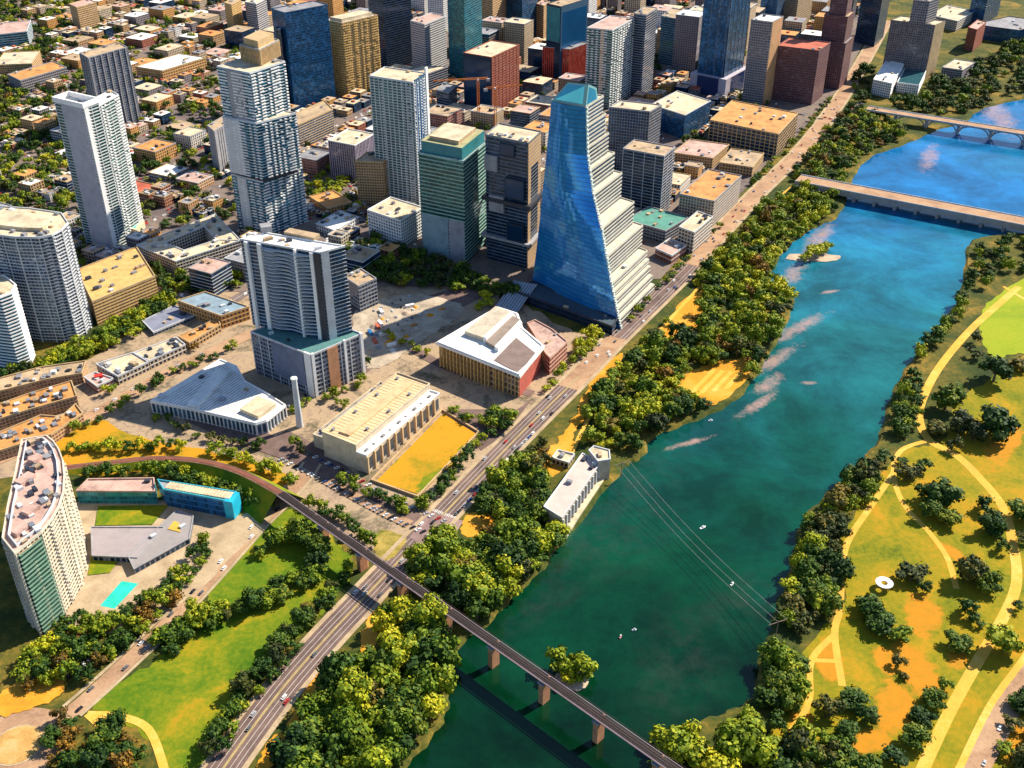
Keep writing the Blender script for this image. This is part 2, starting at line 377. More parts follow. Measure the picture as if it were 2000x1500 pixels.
sheet('dry_verge', [(110, 860), (190, 820), (260, 850), (420, 885), (560, 930), (545, 960), (440, 925), (330, 915), (160, 930)], .05, LAWNO)
sheet('dry_verge', [(700, 1285), (715, 1210), (745, 1180), (750, 1200), (730, 1270), (705, 1300)], .05, DIRT)
sheet('dry_verge', [(585, 1370), (600, 1330), (640, 1310), (645, 1340), (610, 1390), (560, 1420)], .05, DIRT)
sheet('dry_verge', [(500, 1500), (530, 1440), (560, 1440), (545, 1510), (490, 1560)], .05, DIRT)
sheet('dry_verge', [(905, 1015), (930, 1000), (975, 1020), (960, 1045), (905, 1045)], .05, DIRT)
sheet('dry_verge', [(1050, 905), (1090, 860), (1130, 800), (1160, 730), (1215, 690), (1200, 730), (1150, 800), (1120, 850), (1120, 890), (1080, 930)], .05, DIRT)
sheet('dry_verge', [(1290, 670), (1320, 600), (1390, 560), (1370, 620), (1330, 680)], .05, DIRT)
sheet('sand_clearing', [(1325, 745), (1370, 715), (1450, 700), (1460, 735), (1400, 790), (1340, 780)], .05, DIRT)
for i in range(4): ribbon('gravel_path', [(1345 + i * 24, 772 - i * 4), (1395 + i * 17, 722 + i * 2)], 4, .08, PATHM)
sheet('park_lawn', [(1925, 600), (2000, 545), (2080, 530), (2080, 690), (1990, 690), (1940, 700), (1915, 650)], .04, MG('bright_lawn', [(.3, (.16, .24, .01)), (.5, (.27, .32, .012)), (.7, (.36, .34, .02))], .02, 4, .3), sm=True)
PARKM = mat_park('park_grass', [(1800, 1200, 24, 14, 70), (1790, 1310, 30, 15, 95), (1750, 1380, 26, 14, 60), (1860, 1080, 20, 7, 120), (1960, 860, 44, 14, 60), (1620, 1290, 16, 10, 90), (1565, 1405, 10, 7, 60), (1690, 1450, 18, 9, 20), (1985, 1450, 20, 10, 60), (1730, 1290, 14, 9, 90), (1870, 1290, 10, 6, 60)],
    [(.34, (.06, .09, .004)), (.43, (.16, .17, .005)), (.51, (.27, .21, .007)), (.59, (.40, .23, .009)), (.70, (.52, .21, .012))])
sheet('park_lawn', [(1760, 880), (1840, 860), (1900, 760), (2080, 700), (2080, 1300), (1900, 1560), (1500, 1560), (1560, 1290), (1650, 1180), (1640, 1060), (1700, 960)], .04, PARKM)
PATHS = [([(1990, 560), (1930, 612), (1890, 650), (1840, 710), (1808, 765), (1795, 815), (1815, 860), (1868, 890), (1915, 935), (1958, 990), (1978, 1060), (1985, 1140), (1955, 1215), (1905, 1300), (1850, 1400), (1785, 1540)], 8.5),
         ([(1815, 860), (1760, 880), (1745, 925), (1765, 985), (1815, 1040), (1850, 1090), (1868, 1150)], 5), ([(1745, 925), (1700, 990), (1655, 1060), (1645, 1120), (1640, 1190), (1630, 1240), (1645, 1340)], 5.5),
         ([(1630, 1240), (1585, 1290), (1580, 1370), (1545, 1430)], 5), ([(1585, 1290), (1640, 1292)], 4), ([(2060, 620), (1960, 560)], 4),
         ([(1110, 900), (1160, 800), (1240, 700), (1330, 600), (1420, 500), (1510, 395), (1570, 345), (1625, 270)], 4),
         ([(170, 1395), (235, 1400), (290, 1425), (320, 1500), (330, 1560)], 6), ([(170, 1395), (215, 1440), (260, 1520)], 5), ([(560, 1270), (520, 1330), (450, 1420), (400, 1500)], 3.5)]
for p, wd in PATHS: ribbon('gravel_path', p, wd * .82, .09, PATHM)
ribbon('cesar_road', CC, 19, .12, ASPH).name = 'riverside_road'
ribbon('pavement', CC, 3.2, .27, PAVE, shift=11.2, th=.3); ribbon('pavement', CC, 3.2, .27, PAVE, shift=-11.2, th=.3)
ribbon('road_median', CC[:12], 1.6, .2, M('median_strip', (.36, .27, .12)), th=.1)
for s_ in (-3.4, 3.4, 6.7, -6.7): ribbon('lane_marking', CC, .28, .14, M('lane_paint', (.6, .56, .5)), shift=s_)
ribbon('far_road_section', CC[14:], 20, .15, TRD)
ribbon('road_section', [(1110, 758), (1160, 705), (1205, 660)], 19.5, .15, TRD)
RD2 = [(-60, 1470), (60, 1430), (140, 1390), (230, 1310), (330, 1215), (420, 1120), (500, 1030), (545, 985), (590, 935), (610, 905)]
ribbon('plaza_road', RD2, 11, .10, TRD); ribbon('pavement', RD2[2:], 2.2, .25, PAVE, shift=7, th=.2); ribbon('pavement', RD2[2:], 2.2, .25, PAVE, shift=-7, th=.2)
ST = [(862, 1035), (790, 1005), (720, 968), (640, 925), (560, 885), (480, 850), (390, 815), (300, 800)]
ribbon('side_street', ST, 13, .10, ASPH)
ribbon('kerb_parking', [(800, 1025), (720, 985), (640, 940)], 9, .16, TRD)
ribbon('rail_street', [(-80, 930), (60, 870), (180, 812), (300, 745), (420, 685), (500, 648)], 15, .10, TRD)
ribbon('side_street', [(700, 730), (780, 660), (850, 610), (930, 570), (1010, 520)], 12, .09, ASPH)
ribbon('side_street', [(1040, 770), (960, 745), (880, 720), (820, 690), (740, 640)], 10, .08, ASPH)
ribbon('side_street', [(120, 700), (230, 650), (330, 600), (430, 560)], 9, .08, TRD)
m = MB(); c = G(35, 1455)
def disc(name, c, r, z, mat, n=40, th=0):
    m = MB(); p = [(c[0] + r * math.cos(i * math.tau / n), c[1] + r * math.sin(i * math.tau / n)) for i in range(n)]
    if th: m.prism(p, z - th, z)
    else: m.ngon([(*q, z) for q in p])
    o = m.build(name, mat); o['kind'] = 'structure'; return o
disc('roundabout_road', c, 27, .13, TRD); disc('roundabout_island', c, 13.5, .40, MG('island_dirt', [(.35, (.36, .20, .06)), (.5, (.52, .30, .09)), (.68, (.60, .40, .18))], .1, 6, .5), th=.3); disc('roundabout_kerb', c, 14.6, .28, PAVE, th=.2)
sheet('orange_verge', [(-20, 1380), (40, 1330), (110, 1310), (125, 1350), (60, 1385), (0, 1400)], .15, DIRT)
sheet('dry_verge', [(728, 1070), (745, 1035), (792, 1055), (765, 1090), (745, 1095)], .06, MG('worn_verge', [(.35, (.10, .11, .02)), (.5, (.32, .24, .05)), (.68, (.5, .36, .10))], .08, 6, .5))
sheet('building_site_ground', [(690, 690), (690, 620), (720, 590), (800, 575), (890, 590), (900, 615), (830, 660), (770, 705), (720, 720)], .09, MG('site_ground', [(.35, (.24, .19, .14)), (.5, (.42, .34, .25)), (.66, (.58, .48, .36))], .06, 7, .5))
cw_ = MB(); a_, b_ = G(850, 1022), G(928, 940); t_ = (b_ - a_).normalized(); n_ = Vector((-t_.y, t_.x))
for off_ in (12, -12):
    for i in range(-6, 7):
        p = a_ + t_ * off_ + n_ * i * 1.5; cw_.prism(ccw([p - t_ * 1.6 - n_ * .4, p + t_ * 1.6 - n_ * .4, p + t_ * 1.6 + n_ * .4, p - t_ * 1.6 + n_ * .4]), .3, .34)
o = cw_.build('crosswalk_stripes', M('lane_paint', (.6, .56, .5))); tag(o, kind='structure')
sheet('junction_paving', [(800, 1050), (838, 1000), (905, 1018), (880, 1060), (840, 1080)], .11, MG('junction', [(.35, (.20, .13, .12)), (.5, (.29, .19, .17)), (.68, (.38, .26, .22))], .06, 5, .5), sm=False)
for q in ([(500, 670), (690, 600), (720, 620), (560, 700)], [(870, 800), (1010, 800), (1040, 780), (985, 850), (940, 880)], [(560, 840), (620, 870), (700, 930), (640, 930), (520, 870)], [(300, 790), (420, 850), (560, 900), (590, 870), (440, 820), (330, 780)], [(760, 600), (900, 560), (960, 570), (830, 640)]):
    sheet('street_apron', q, .05, ASPH, sm=False)
# plaza by the curved tower
sheet('plaza_paving', [(150, 985), (330, 975), (440, 1010), (540, 1000), (430, 1110), (330, 1200), (240, 1240), (130, 1220), (160, 1120)], .06, PAVE)
for q in ([(192, 990), (330, 988), (298, 1026), (186, 1028)], [(178, 1088), (240, 1086), (215, 1120), (172, 1125)]): sheet('lawn', q, .5, LAWNG, sm=False)
#CUT2
# ------------------------------------------------------------------ building maker
FOOT = []      # footprints already taken
LM = []        # landmarks for describing small neighbours
def mroot(name, label, cat, poly, z0=0, group=None):
    cx = sum(p[0] for p in poly) / len(poly); cy = sum(p[1] for p in poly) / len(poly)
    r = empty(name, (cx, cy, z0)); r['_o'] = (cx, cy, z0); tag(r, label, cat, group); return r
def st(glass='g', **k):
    d = dict(bay=3.6, fh=3.5, slab=(1.0, .35, CONCW), pier=None, balc=None, roof=ROOF_TAN, par=1.2, units=3, sep=True)
    d['skin'] = glass; d.update(k); return d
def shell(root, poly, z0, z1, s, seed=0, top=True, edges=None):
    rnd = random.Random(seed); m = MB(); k = len(poly); bay, fh = s['bay'], s['fh']
    nf = max(1, round((z1 - z0) / fh)); fh = (z1 - z0) / nf; u0 = 0; info = []
    for i in range(k):
        a, b = Vector(poly[i]), Vector(poly[(i + 1) % k]); L = (b - a).length; nb = max(1, round(L / bay))
        m.quad((*a, z0), (*b, z0), (*b, z1), (*a, z1), 0, ((u0, 0), (u0 + nb, 0), (u0 + nb, nf), (u0, nf)))
        info.append((a, b, L, nb, u0)); u0 += nb + 3
    m.build('wall', s['skin'], root)
    o = root['_o']
    if s['slab']:
        h, d, mt = s['slab']
        if s['sep'] and nf <= 70:
            q = MB(); q.band([(p[0] - o[0], p[1] - o[1]) for p in poly], d, 0, h); me = q.mesh('floor_slab', mt)
            for i in range(nf):
                ob = bpy.data.objects.new('floor_slab', me); C.objects.link(ob); ob.parent = root; ob.location = (0, 0, z0 + i * fh - o[2] + fh - h)
        else:
            q = MB()
            for i in range(nf): q.band(poly, d, z0 + (i + 1) * fh - h, z0 + (i + 1) * fh)
            q.build('floor_slabs', mt, root, kind='stuff')
    if s['pier']:
        wdt, d, mt, ev = s['pier']; q = MB()
        for (a, b, L, nb, _) in info:
            t = (b - a) / L; n = Vector((t.y, -t.x)); rot = math.atan2(t.y, t.x)
            for j in range(0, nb + 1, ev):
                c_ = a + t * min(max(L * j / nb, wdt / 2), L - wdt / 2) + n * (d / 2)
                q.box(c_.x, c_.y, z0, wdt, d, z1 - z0 + .05, rot)
        q.build('piers', mt, root, kind='stuff')
    if s['balc']:
        pr, d, mt = s['balc']; q = MB()
        for ei, (a, b, L, nb, _) in enumerate(info):
            t = (b - a) / L; n = Vector((t.y, -t.x)); rot = math.atan2(t.y, t.x)
            for j in range(nb):
                if rnd.random() > pr: continue
                ph = rnd.random()
                for i in range(nf):
                    if rnd.random() < .1: continue
                    c_ = a + t * (L * (j + .5) / nb) + n * (d / 2 + .2)
                    q.box(c_.x, c_.y, z0 + i * fh + .1, L / nb * .86, d, fh * .36, rot, bot=True)
        q.build('balconies', mt, root, kind='stuff')
    if top:
        q = MB(); q.ngon([(p[0], p[1], z1 + .06) for p in off(poly, -.2)]); rf_ = q.build('roof', s['roof'], root); rf_['_o'] = root['_o']
        if s['par']:
            q = MB(); q.band(poly, .3, z1, z1 + s['par'], inner=.5); q.build('parapet', s.get('parm') or (s['slab'][2] if s['slab'] else CONC), rf_)
        a, b, c_ = Vector(poly[0]), Vector(poly[1]), Vector(poly[-1]); rot = math.atan2((b - a).y, (b - a).x)
        for i in range(s['units']):
            for _ in range(30):
                p = Vector((rnd.uniform(min(t_[0] for t_ in poly), max(t_[0] for t_ in poly)), rnd.uniform(min(t_[1] for t_ in poly), max(t_[1] for t_ in poly))))
                if inside(p, off(poly, -2.5)): break
            else: continue
            q = MB(); q.box(p.x, p.y, z1 + .06, rnd.uniform(2.5, 6), rnd.uniform(2, 4.5), rnd.uniform(1.2, 2.8), rot); q.build('roof_unit', rnd.choice([STEEL, CONCW, ROOF_GREY, DARK, ROOF_TAN]), rf_)
    return info
def quadp(F, L, R, z):
    f, l, r = G(*F, z), G(*L, z), G(*R, z); return ccw([f, r, r + l - f, l])
def B(label, F, L, R, by, s, cat='building', name='building', pent=0, z0=0, root=None, poly=None, group=None, lm=None, foot=True):
    z1 = HT(F[1], by)
    if poly is None: poly = quadp(F, L, R, z1)
    if root is None:
        root = mroot(name, label, cat, poly, 0, group)
    shell(root, poly, z0, z1, s, seed=int(F[0] * 7 + F[1]))
    if foot: FOOT.append((off(poly, 5), z1))
    if lm: LM.append((lm, sum(p[0] for p in poly) / len(poly), sum(p[1] for p in poly) / len(poly)))
    if pent:
        pp = off(poly, -pent[0]); q = MB(); q.prism(pp, z1 + .06, z1 + pent[1], 0, 1); q.build('penthouse', [pent[2], s['roof']], root)
    return root, poly, z1
GL_TEAL = MF('teal_glass', (.04, .10, .13), (.008, .12, .18), .92, .85); GL_BLUE = MF('blue_glass', (.02, .08, .15), (.012, .09, .22), .93, .85, .4)
GL_DARK = MF('dark_glass', (.015, .03, .05), (.008, .035, .085), .92, .85); GL_GREEN = MF('green_glass', (.03, .08, .07), (.010, .085, .075), .9, .8)
GL_GREY = MF('grey_window_wall', (.24, .24, .27), (.015, .045, .09), .74, .72); W_TAN = MF('tan_window_wall', (.48, .29, .13), (.025, .03, .05), .58, .6)
W_CREAM = MF('cream_window_wall', (.55, .43, .29), (.02, .035, .06), .6, .6); W_BRICK = MF('brick_window_wall', (.34, .10, .05), (.03, .04, .07), .5, .55)
W_WHITE = MF('white_window_wall', (.75, .72, .68), (.05, .08, .13), .55, .6); W_PURP = MF('purple_granite_wall', (.16, .07, .065), (.035, .035, .07), .55, .6)
W_ORANGE = MF('orange_window_wall', (.62, .30, .08), (.06, .05, .05), .5, .55); W_GREY = MF('grey_punched_wall', (.25, .21, .21), (.02, .03, .06), .58, .6)
W_YEL = MF('yellow_window_wall', (.62, .40, .12), (.10, .06, .05), .5, .55)
def core(root, poly, e, u0, u1, z0, z1, d, mat, name='core_wall'):
    """a blank wall strip proud of edge e, from fraction u0 to u1"""
    a, b = Vector(poly[e]), Vector(poly[(e + 1) % len(poly)]); t = (b - a); n = Vector((t.y, -t.x)).normalized()
    p, q_ = a + t * u0, a + t * u1; m = MB(); m.prism(ccw([p - n * .5, q_ - n * .5, q_ + n * d, p + n * d]), z0, z1); m.build(name, mat, root)
# ---- curved tower at the lower left
z = HT(1041, 1199)
cp = [(5, 1052), (29, 1082), (80, 1041), (100, 1016), (115, 990), (124, 962), (126, 930), (123, 900), (115, 878), (104, 862), (91, 852), (43, 860), (30, 925), (15, 990)]
poly = ccw([G(x, y, z) for x, y in cp])
r = mroot('apartment_tower', 'cream apartment tower with a curved lit side and green glass end beside the pool', 'tower', poly)
shell(r, poly, 0, z, st(W_CREAM, bay=3.2, fh=3.1, slab=(.6, .4, M('warm_white', (.60, .53, .42))), pier=(.8, .5, M('warm_white', (.60, .53, .42)), 3), balc=(.3, 1.0, M('warm_white', (.60, .53, .42))), roof=ROOF_PINK, units=44), 3); FOOT.append((off(poly, 4), z)); LM.append(('the cream curved tower', *poly[0]))
k0 = poly.index(min(poly, key=lambda p: (Vector(p) - G(29, 1082, z)).length)); k1 = (k0 + 1) % len(poly)
q = MB(); a, b = Vector(poly[k0]), Vector(poly[k1]); t = (b - a).normalized(); n = Vector((t.y, -t.x)); L = (b - a).length
p4 = ccw([a + t * 2, a + t * (L - 2), a + t * (L - 2) + n * 1.2, a + t * 2 + n * 1.2]); n_ = int(z / 3.1)
shell(r, p4, 0, z - 2, st(GL_GREEN, bay=2.5, fh=3.1, slab=(.8, .8, M('green_spandrel', (.16, .26, .18))), units=0, par=0), 1)
q = MB(); q.band(off(poly, -3.5), .2, z + .06, z + 2.2, inner=.6); q.build('curved_screen', CONCW, r)
for x, y, w_, d_ in ((62, 1000, 10, 6), (50, 940, 12, 7), (70, 900, 8, 6), (40, 1040, 9, 5)):
    c_ = G(x, y, z); q = MB(); q.box(c_.x, c_.y, z, w_, d_, 3.2, 1.1); q.build('penthouse', ROOF_PINK, r)
# ---- pale curved tower by the left edge + its neighbour
z = HT(460, 663)
poly = ccw([G(x, y, z) for x, y in [(-70, 448), (-20, 458), (30, 464), (75, 465), (101, 460), (120, 450), (133, 436), (120, 417), (60, 408), (0, 404), (-70, 412)]])
r = mroot('apartment_tower', 'pale grey curved apartment tower with zigzag white balconies at the left edge', 'tower', poly)
shell(r, poly, 0, z, st(GL_GREY, bay=3.4, fh=3.2, slab=(.6, .7, CONCW), pier=(.6, .8, CONCW, 4), balc=(.25, 1.1, CONCW), roof=ROOF_CREAM, units=30), 5); FOOT.append((off(poly, 4), z)); LM.append(('the pale curved tower', *poly[3]))
q = MB(); q.prism(off(poly, -14), z + .06, z + 3.5); q.build('penthouse', ROOF_CREAM, r)
z = HT(563, 705)
poly = ccw([G(x, y, z) for x, y in [(-90, 560), (-40, 575), (0, 580), (22, 572), (30, 556), (10, 540), (-90, 530)]])
r = mroot('apartment_tower', 'round-cornered striped apartment tower cut by the left edge below the pale curved tower', 'tower', poly)
shell(r, poly, 0, z, st(GL_TEAL, bay=3.4, fh=3.2, slab=(1.1, .9, WHITE), roof=ROOF_CREAM, units=4), 5); FOOT.append((off(poly, 4), z))
# ---- garage, courtyard block
B('flat yellow garage with open ribbed side behind the pale curved tower', (181, 590), (150, 528), (303, 540), 636, st(MF('garage', (.6, .36, .12), (.12, .05, .03), .8, .45), bay=4, fh=3.2, slab=(1.1, .3, TANW), roof=M('yellow_deck', (.56, .36, .12)), units=14), name='parking_garage', cat='garage', lm='the flat yellow garage')
z = HT(511, 540); f, l, r_ = G(344, 511, z), G(267, 479, z), G(470, 470, z); bk = G(420, 418, z)
poly = ccw([f, r_, bk, l]); r = mroot('apartment_block', 'low cream apartment block built round an inner courtyard', 'building', poly)
ctr = (f + l + r_ + bk) / 4; inn = [tuple(ctr + (Vector(p) - ctr) * .50) for p in poly]; FOOT.append((off(poly, 5), z)); LM.append(('the courtyard block', *ctr))
for i in range(4):
    j = (i + 1) % 4; shell(r, ccw([poly[i], poly[j], inn[j], inn[i]]), 0, z - i * .15, st(W_CREAM, bay=3.5, fh=3.2, slab=(.5, .3, CONCW), roof=ROOF_CREAM, units=9, par=1.0, sep=False), 20 + i)
# ---- the tall white-edged tower, left
S360 = st(GL_GREEN, bay=3.2, fh=3.2, slab=(.8, .7, CONCW), pier=(.6, .6, CONCW, 3), balc=(.3, .9, WHITE), roof=ROOF_WHITE, units=2)
r, poly, z = B('tall slim white tower with a blank pale flank and white crown', (163, 213), (107, 200), (192, 202), 492, S360, cat='tower', name='residential_tower', lm='the tall slim white tower')
core(r, poly, 3, .25, .98, 0, z + 3, 1.3, M('pale_flank', (.42, .40, .44), var=.18), 'blank_flank'); core(r, poly, 0, .0, .25, 0, z + 3, 1.0, WHITE)
q = MB(); q.band(off(poly, .6), .8, z + 1, z + 6, inner=1.2); q.build('crown', WHITE, r)
B('', (192, 207), (176, 198), (231, 186), 470, S360, root=r)
r, poly, z = B('grey ribbed slab tower standing behind the tall slim white tower', (172, 114), (156, 104), (248, 93), 262, st(GL_GREY, bay=3.4, fh=3.2, slab=None, pier=(1.6, 1.2, CONC, 3), roof=ROOF_TAN, parm=CONC), cat='tower', name='residential_tower', lm='the grey ribbed tower')
B('long low white-roofed building with orange banded side among trees', (317, 139), (265, 131), (402, 113), 160, st(W_ORANGE, bay=5, fh=4, slab=(1.4, .3, TANW), roof=ROOF_WHITE, units=3), lm='the white-roofed long building')
# ---- teal stacked tower
SIND = st(GL_TEAL, bay=3.2, fh=3.3, slab=(.55, .6, CONCW), pier=None, balc=(.55, 1.3, WHITE), roof=ROOF_CREAM, units=1)
zl = HT(356, 462)
poly0 = quadp((511, 356), (452, 341), (590, 328), zl)
r = mroot('residential_tower', 'tallest teal glass tower of stacked shifted blocks with a tan crown', 'tower', poly0); LM.append(('the stacked teal tower', *poly0[0]))
shell(r, poly0, 0, zl, SIND, 1); FOOT.append((off(poly0, 5), zl))
zu = HT(144, 462); zm = HT(240, 462)
p1 = quadp((508, 343), (447, 330), (586, 318), zl + 5)
p1 = [tuple(Vector(p)) for p in quadp((500, 242), (436, 229), (578, 222), zm)]
shell(r, p1, zl + 5, zm, SIND, 2); q = MB(); q.prism(off(p1, -3), zl, zl + 5); q.build('recessed_floor', DARK, r)
p2 = quadp((488, 144), (424, 131), (556, 121), zu); shell(r, p2, zm, zu, SIND, 3)
core(r, p2, 3, .3, .75, zm, zu, 1.2, CONC); core(r, p1, 3, .0, .5, zl + 5, zm, 1.2, CONCW); core(r, poly0, 3, .2, .5, 0, zl, 1.2, CONCW)
p3 = quadp((508, 112), (470, 102), (546, 92), zu + 9); shell(r, p3, zu, zu + 16, st(W_TAN, bay=2.4, fh=5, slab=None, pier=(1.0, .8, TANW, 1), roof=ROOF_CREAM, units=2), 4)
q = MB(); q.prism(off(p3, -4), zu + 16, zu + 24); q.build('mast_room', TANW, r)
B('narrow blank grey box tower left of the stacked teal tower', (418, 257), (405, 246), (455, 235), 340, st(GL_GREY, bay=5, fh=3.5, slab=None, pier=(3.4, .5, CONC, 1), roof=ROOF_TAN, units=2), cat='tower', name='office_tower')
# ---- white roofed balcony tower on podium
SP1 = st(MF('steel_blue_glass', (.06, .10, .14), (.008, .05, .12), .9, .85), bay=3.4, fh=3.35, slab=(.5, .4, CONCW), roof=ROOF_WHITE, units=7, parm=WHITE)
r, pod, zp = B('white-roofed blue balcony tower on a wide podium, nearest tower at centre left', (607, 695), (490, 649), (707, 653), 776, st(GL_GREY, bay=3.4, fh=4, slab=(1.0, .4, CONC), pier=(.9, .6, CONCW, 3), roof=M('podium_terrace', (.08, .20, .19)), units=4, parm=CONCW), cat='tower', name='residential_tower', lm='the white-roofed balcony tower')
zt = HT(495, HT and 700)
zt = CAMH - (CAMH - zp) * rr(664) / rr(495)
tp = quadp((625, 495), (470, 468), (673, 482), zt); shell(r, tp, zp, zt, SP1, 9)
core(r, tp, 0, .02, .33, zp, zt + 1.5, 1.2, CONCW); core(r, tp, 3, .06, .10, zp, zt, 3.0, WHITE, 'fin'); core(r, tp, 3, .22, .27, zp, zt, 2.5, WHITE, 'fin'); core(r, tp, 3, .69, .715, zp, zt + 1, 3.4, WHITE, 'fin'); core(r, tp, 3, .88, .92, zp, zt, 2.2, WHITE, 'fin')
core(r, tp, 3, .93, 1.0, zp, zt, 1.6, DARK)
a, b = Vector(tp[3]), Vector(tp[0]); t = b - a; n = Vector((t.y, -t.x)).normalized()      # wavy balcony slabs between the fins
q = MB(); pts = []
for i in range(13):
    u = .285 + (.685 - .285) * 0 + i / 12 * .60
    pts.append(a + t * min(u, .87) + n * (2.6 + 1.3 * math.sin(i * .9)))
ba = [a + t * .285, a + t * .87]
pl = ccw([ba[0], *pts, ba[1]]); o_ = r['_o']
q.prism([(p[0] - o_[0], p[1] - o_[1]) for p in pl], 0, .55, bot=True); me = q.mesh('balcony_slab', CONCW)
nf = int((zt - zp) / 3.35)
for i in range(1, nf):
    ob = bpy.data.objects.new('balcony_slab', me); C.objects.link(ob); ob.parent = r; ob.location = (0, 0, zp + i * 3.35)
q = MB(); c_ = G(520, 452, zt); q.box(c_.x, c_.y, zt, 9, 9, 6, .4); q.build('lift_house', CONC, r)
q = MB(); c_ = G(590, 462, zt); q.box(c_.x, c_.y, zt, 30, 9, 3.5, -.42); q.build('plant_screen', ROOF_TAN, r)
core(r, pod, 3, .90, 1.0, 0, zp + 2, 1.3, WHITE); core(r, pod, 0, 0, .05, 0, zp + 2, 1.2, WHITE); core(r, pod, 3, .35, .88, 9, zp - 1, .9, M('podium_screen', (.16, .18, .26)), 'screen_wall')
core(r, pod, 0, .3, .5, 0, zp, 1.0, M('orange_panel', (.5, .24, .12))); core(r, pod, 0, .62, .66, 0, zp + 2, 1.3, WHITE); core(r, pod, 0, .95, 1, 0, zp + 2, 1.3, WHITE)
# ---- blue-shaded white roofed hall
z = HT(828, 851)
poly = ccw([G(x, y, z) for x, y in [(295, 784), (430, 703), (462, 716), (478, 745), (520, 768), (557, 792), (520, 822), (500, 828), (380, 800)]])
r = mroot('hall', 'low fan-shaped hall with a pale roof lying in the shade of the balcony tower', 'building', poly)
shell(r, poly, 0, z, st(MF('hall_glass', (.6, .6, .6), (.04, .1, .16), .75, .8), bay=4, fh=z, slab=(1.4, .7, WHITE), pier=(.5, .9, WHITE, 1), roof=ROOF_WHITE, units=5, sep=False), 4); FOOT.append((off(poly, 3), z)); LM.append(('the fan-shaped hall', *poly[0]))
q = MB(); q.prism(ccw([G(365, 795, z), G(385, 800, z), G(450, 730, z), G(425, 722, z)]), z, z + 2.4); q.build('roof_ridge', ROOF_WHITE, r)
q = MB(); q.prism(ccw([G(470, 805, z), G(505, 820, z), G(540, 795, z), G(505, 780, z)]), z, z + 3.5); q.build('roof_light', ROOF_CREAM, r)
q = MB(); e0, e1, e2, e3 = G(300, 786, z), G(500, 826, z), G(545, 790, z), G(432, 706, z)
for i in range(1, 30):
    u = i / 30; a_, b_ = e0.lerp(e1, u), e3.lerp(e2, u); d_ = (b_ - a_).normalized(); n_ = Vector((d_.y, -d_.x)) * .15; q.prism(ccw([a_ - n_, b_ - n_, b_ + n_, a_ + n_]), z + .05, z + .3)
q.build('roof_seams', ROOF_GREY, r, kind='stuff')
# ---- chimney
zc = HT(741, 833); c_ = G(586, 833); r = mroot('smokestack', 'tall pale concrete smokestack beside the old power hall', 'chimney', [tuple(c_)])
q = MB(); q.cyl((*c_, 0), (*c_, zc), 2.9, 2.2, 16); q.build('shaft', CONCW, r, smooth=False); q = MB(); q.cyl((*c_, zc), (*c_, zc + 1.5), 2.7, 2.7, 16); q.build('rim', WHITE, r); LM.append(('the smokestack', *c_))
# ---- old power hall
z = HT(871, 918); zl = z * .72
F_, L_, R_ = G(695, 871, z), G(629, 845, z), G(839, 751, z); poly = ccw([F_, R_, R_ + L_ - F_, L_])
r = mroot('power_hall', 'long cream former power hall with stepped white aisle roof beside the orange lawn', 'building', poly); LM.append(('the cream power hall', *F_))
SPH = st(M('cream_concrete', (.62, .50, .36)), bay=9, fh=z, slab=None, roof=M('roof_buff', (.66, .47, .26), var=.15), units=0, par=1.4, parm=ROOF_CREAM)
shell(r, poly, 0, z, SPH); FOOT.append((off(poly, 16), z))
A_ = (R_ - F_); An = A_.normalized(); nn = Vector((An.y, -An.x)); aw = 9.5
ap = ccw([F_ + nn * .05, F_ + nn * aw, R_ + nn * aw, R_ + nn * .05]); shell(r, ap, 0, zl, dict(SPH, roof=ROOF_WHITE, parm=WHITE))
ro = math.atan2(An.y, An.x); Lh = A_.length; nwin = 11
wq = MB(); wq.box(0, 0, 0, Lh / nwin * .52, .5, zl * .62, ro); mw = wq.mesh('tall_window', M('window_dark', (.05, .07, .09), .25))
pq = MB(); pq.box(0, 0, 0, Lh / nwin * .16, 1.6, zl * .98, ro); mp = pq.mesh('pilaster', M('buff_pilaster', (.62, .44, .24)))
for i in range(nwin):
    c_ = F_ + A_ * ((i + .5) / nwin) + nn * (aw + .1)
    ob = bpy.data.objects.new('tall_window', mw); C.objects.link(ob); ob.parent = r; ob.location = (c_.x - r['_o'][0], c_.y - r['_o'][1], zl * .2)
    c_ = F_ + A_ * ((i + .02) / nwin) + nn * (aw + .6)
    ob = bpy.data.objects.new('pilaster', mp); C.objects.link(ob); ob.parent = r; ob.location = (c_.x - r['_o'][0], c_.y - r['_o'][1], 0)
for i in range(9):
    c_ = F_ + A_ * ((i + .6) / 9.3) + nn * aw * .5; q = MB(); q.box(c_.x, c_.y, zl, 3, 2.2, 1.3, ro); q.build('roof_vent', ROOF_WHITE if i % 2 else STEEL, r)
c_ = (F_ + R_) / 2 + (L_ - F_) * .5; q = MB(); q.box(c_.x, c_.y, z, Lh * .86, 10, 1.6, ro); q.build('monitor_roof', M('roof_buff2', (.60, .42, .22)), r)
bp = ccw([L_ + A_ * .06 - nn * .05, L_ + A_ * .06 - nn * 15, L_ + A_ * .95 - nn * 15, L_ + A_ * .95 - nn * .05]); shell(r, bp, 0, z * .5, dict(SPH, roof=ROOF_GREY, units=26))
wl = MB(); wl.band(ccw([G(727, 940), G(864, 803), G(935, 846), G(816, 972)]), .8, 0, 2.2, inner=.5); wl = wl.build('garden_wall', TANW); tag(wl, 'low tan wall framing the orange lawn beside the power hall', 'wall')
q = MB()
for i in range(1, 26):
    c_ = F_ + A_ * (i / 26) + (L_ - F_) * .5; q.box(c_.x, c_.y, z + .02, .3, (L_ - F_).length * .97, .22, ro)
q.build('roof_seams', M('seam_buff', (.50, .34, .18)), r, kind='stuff')
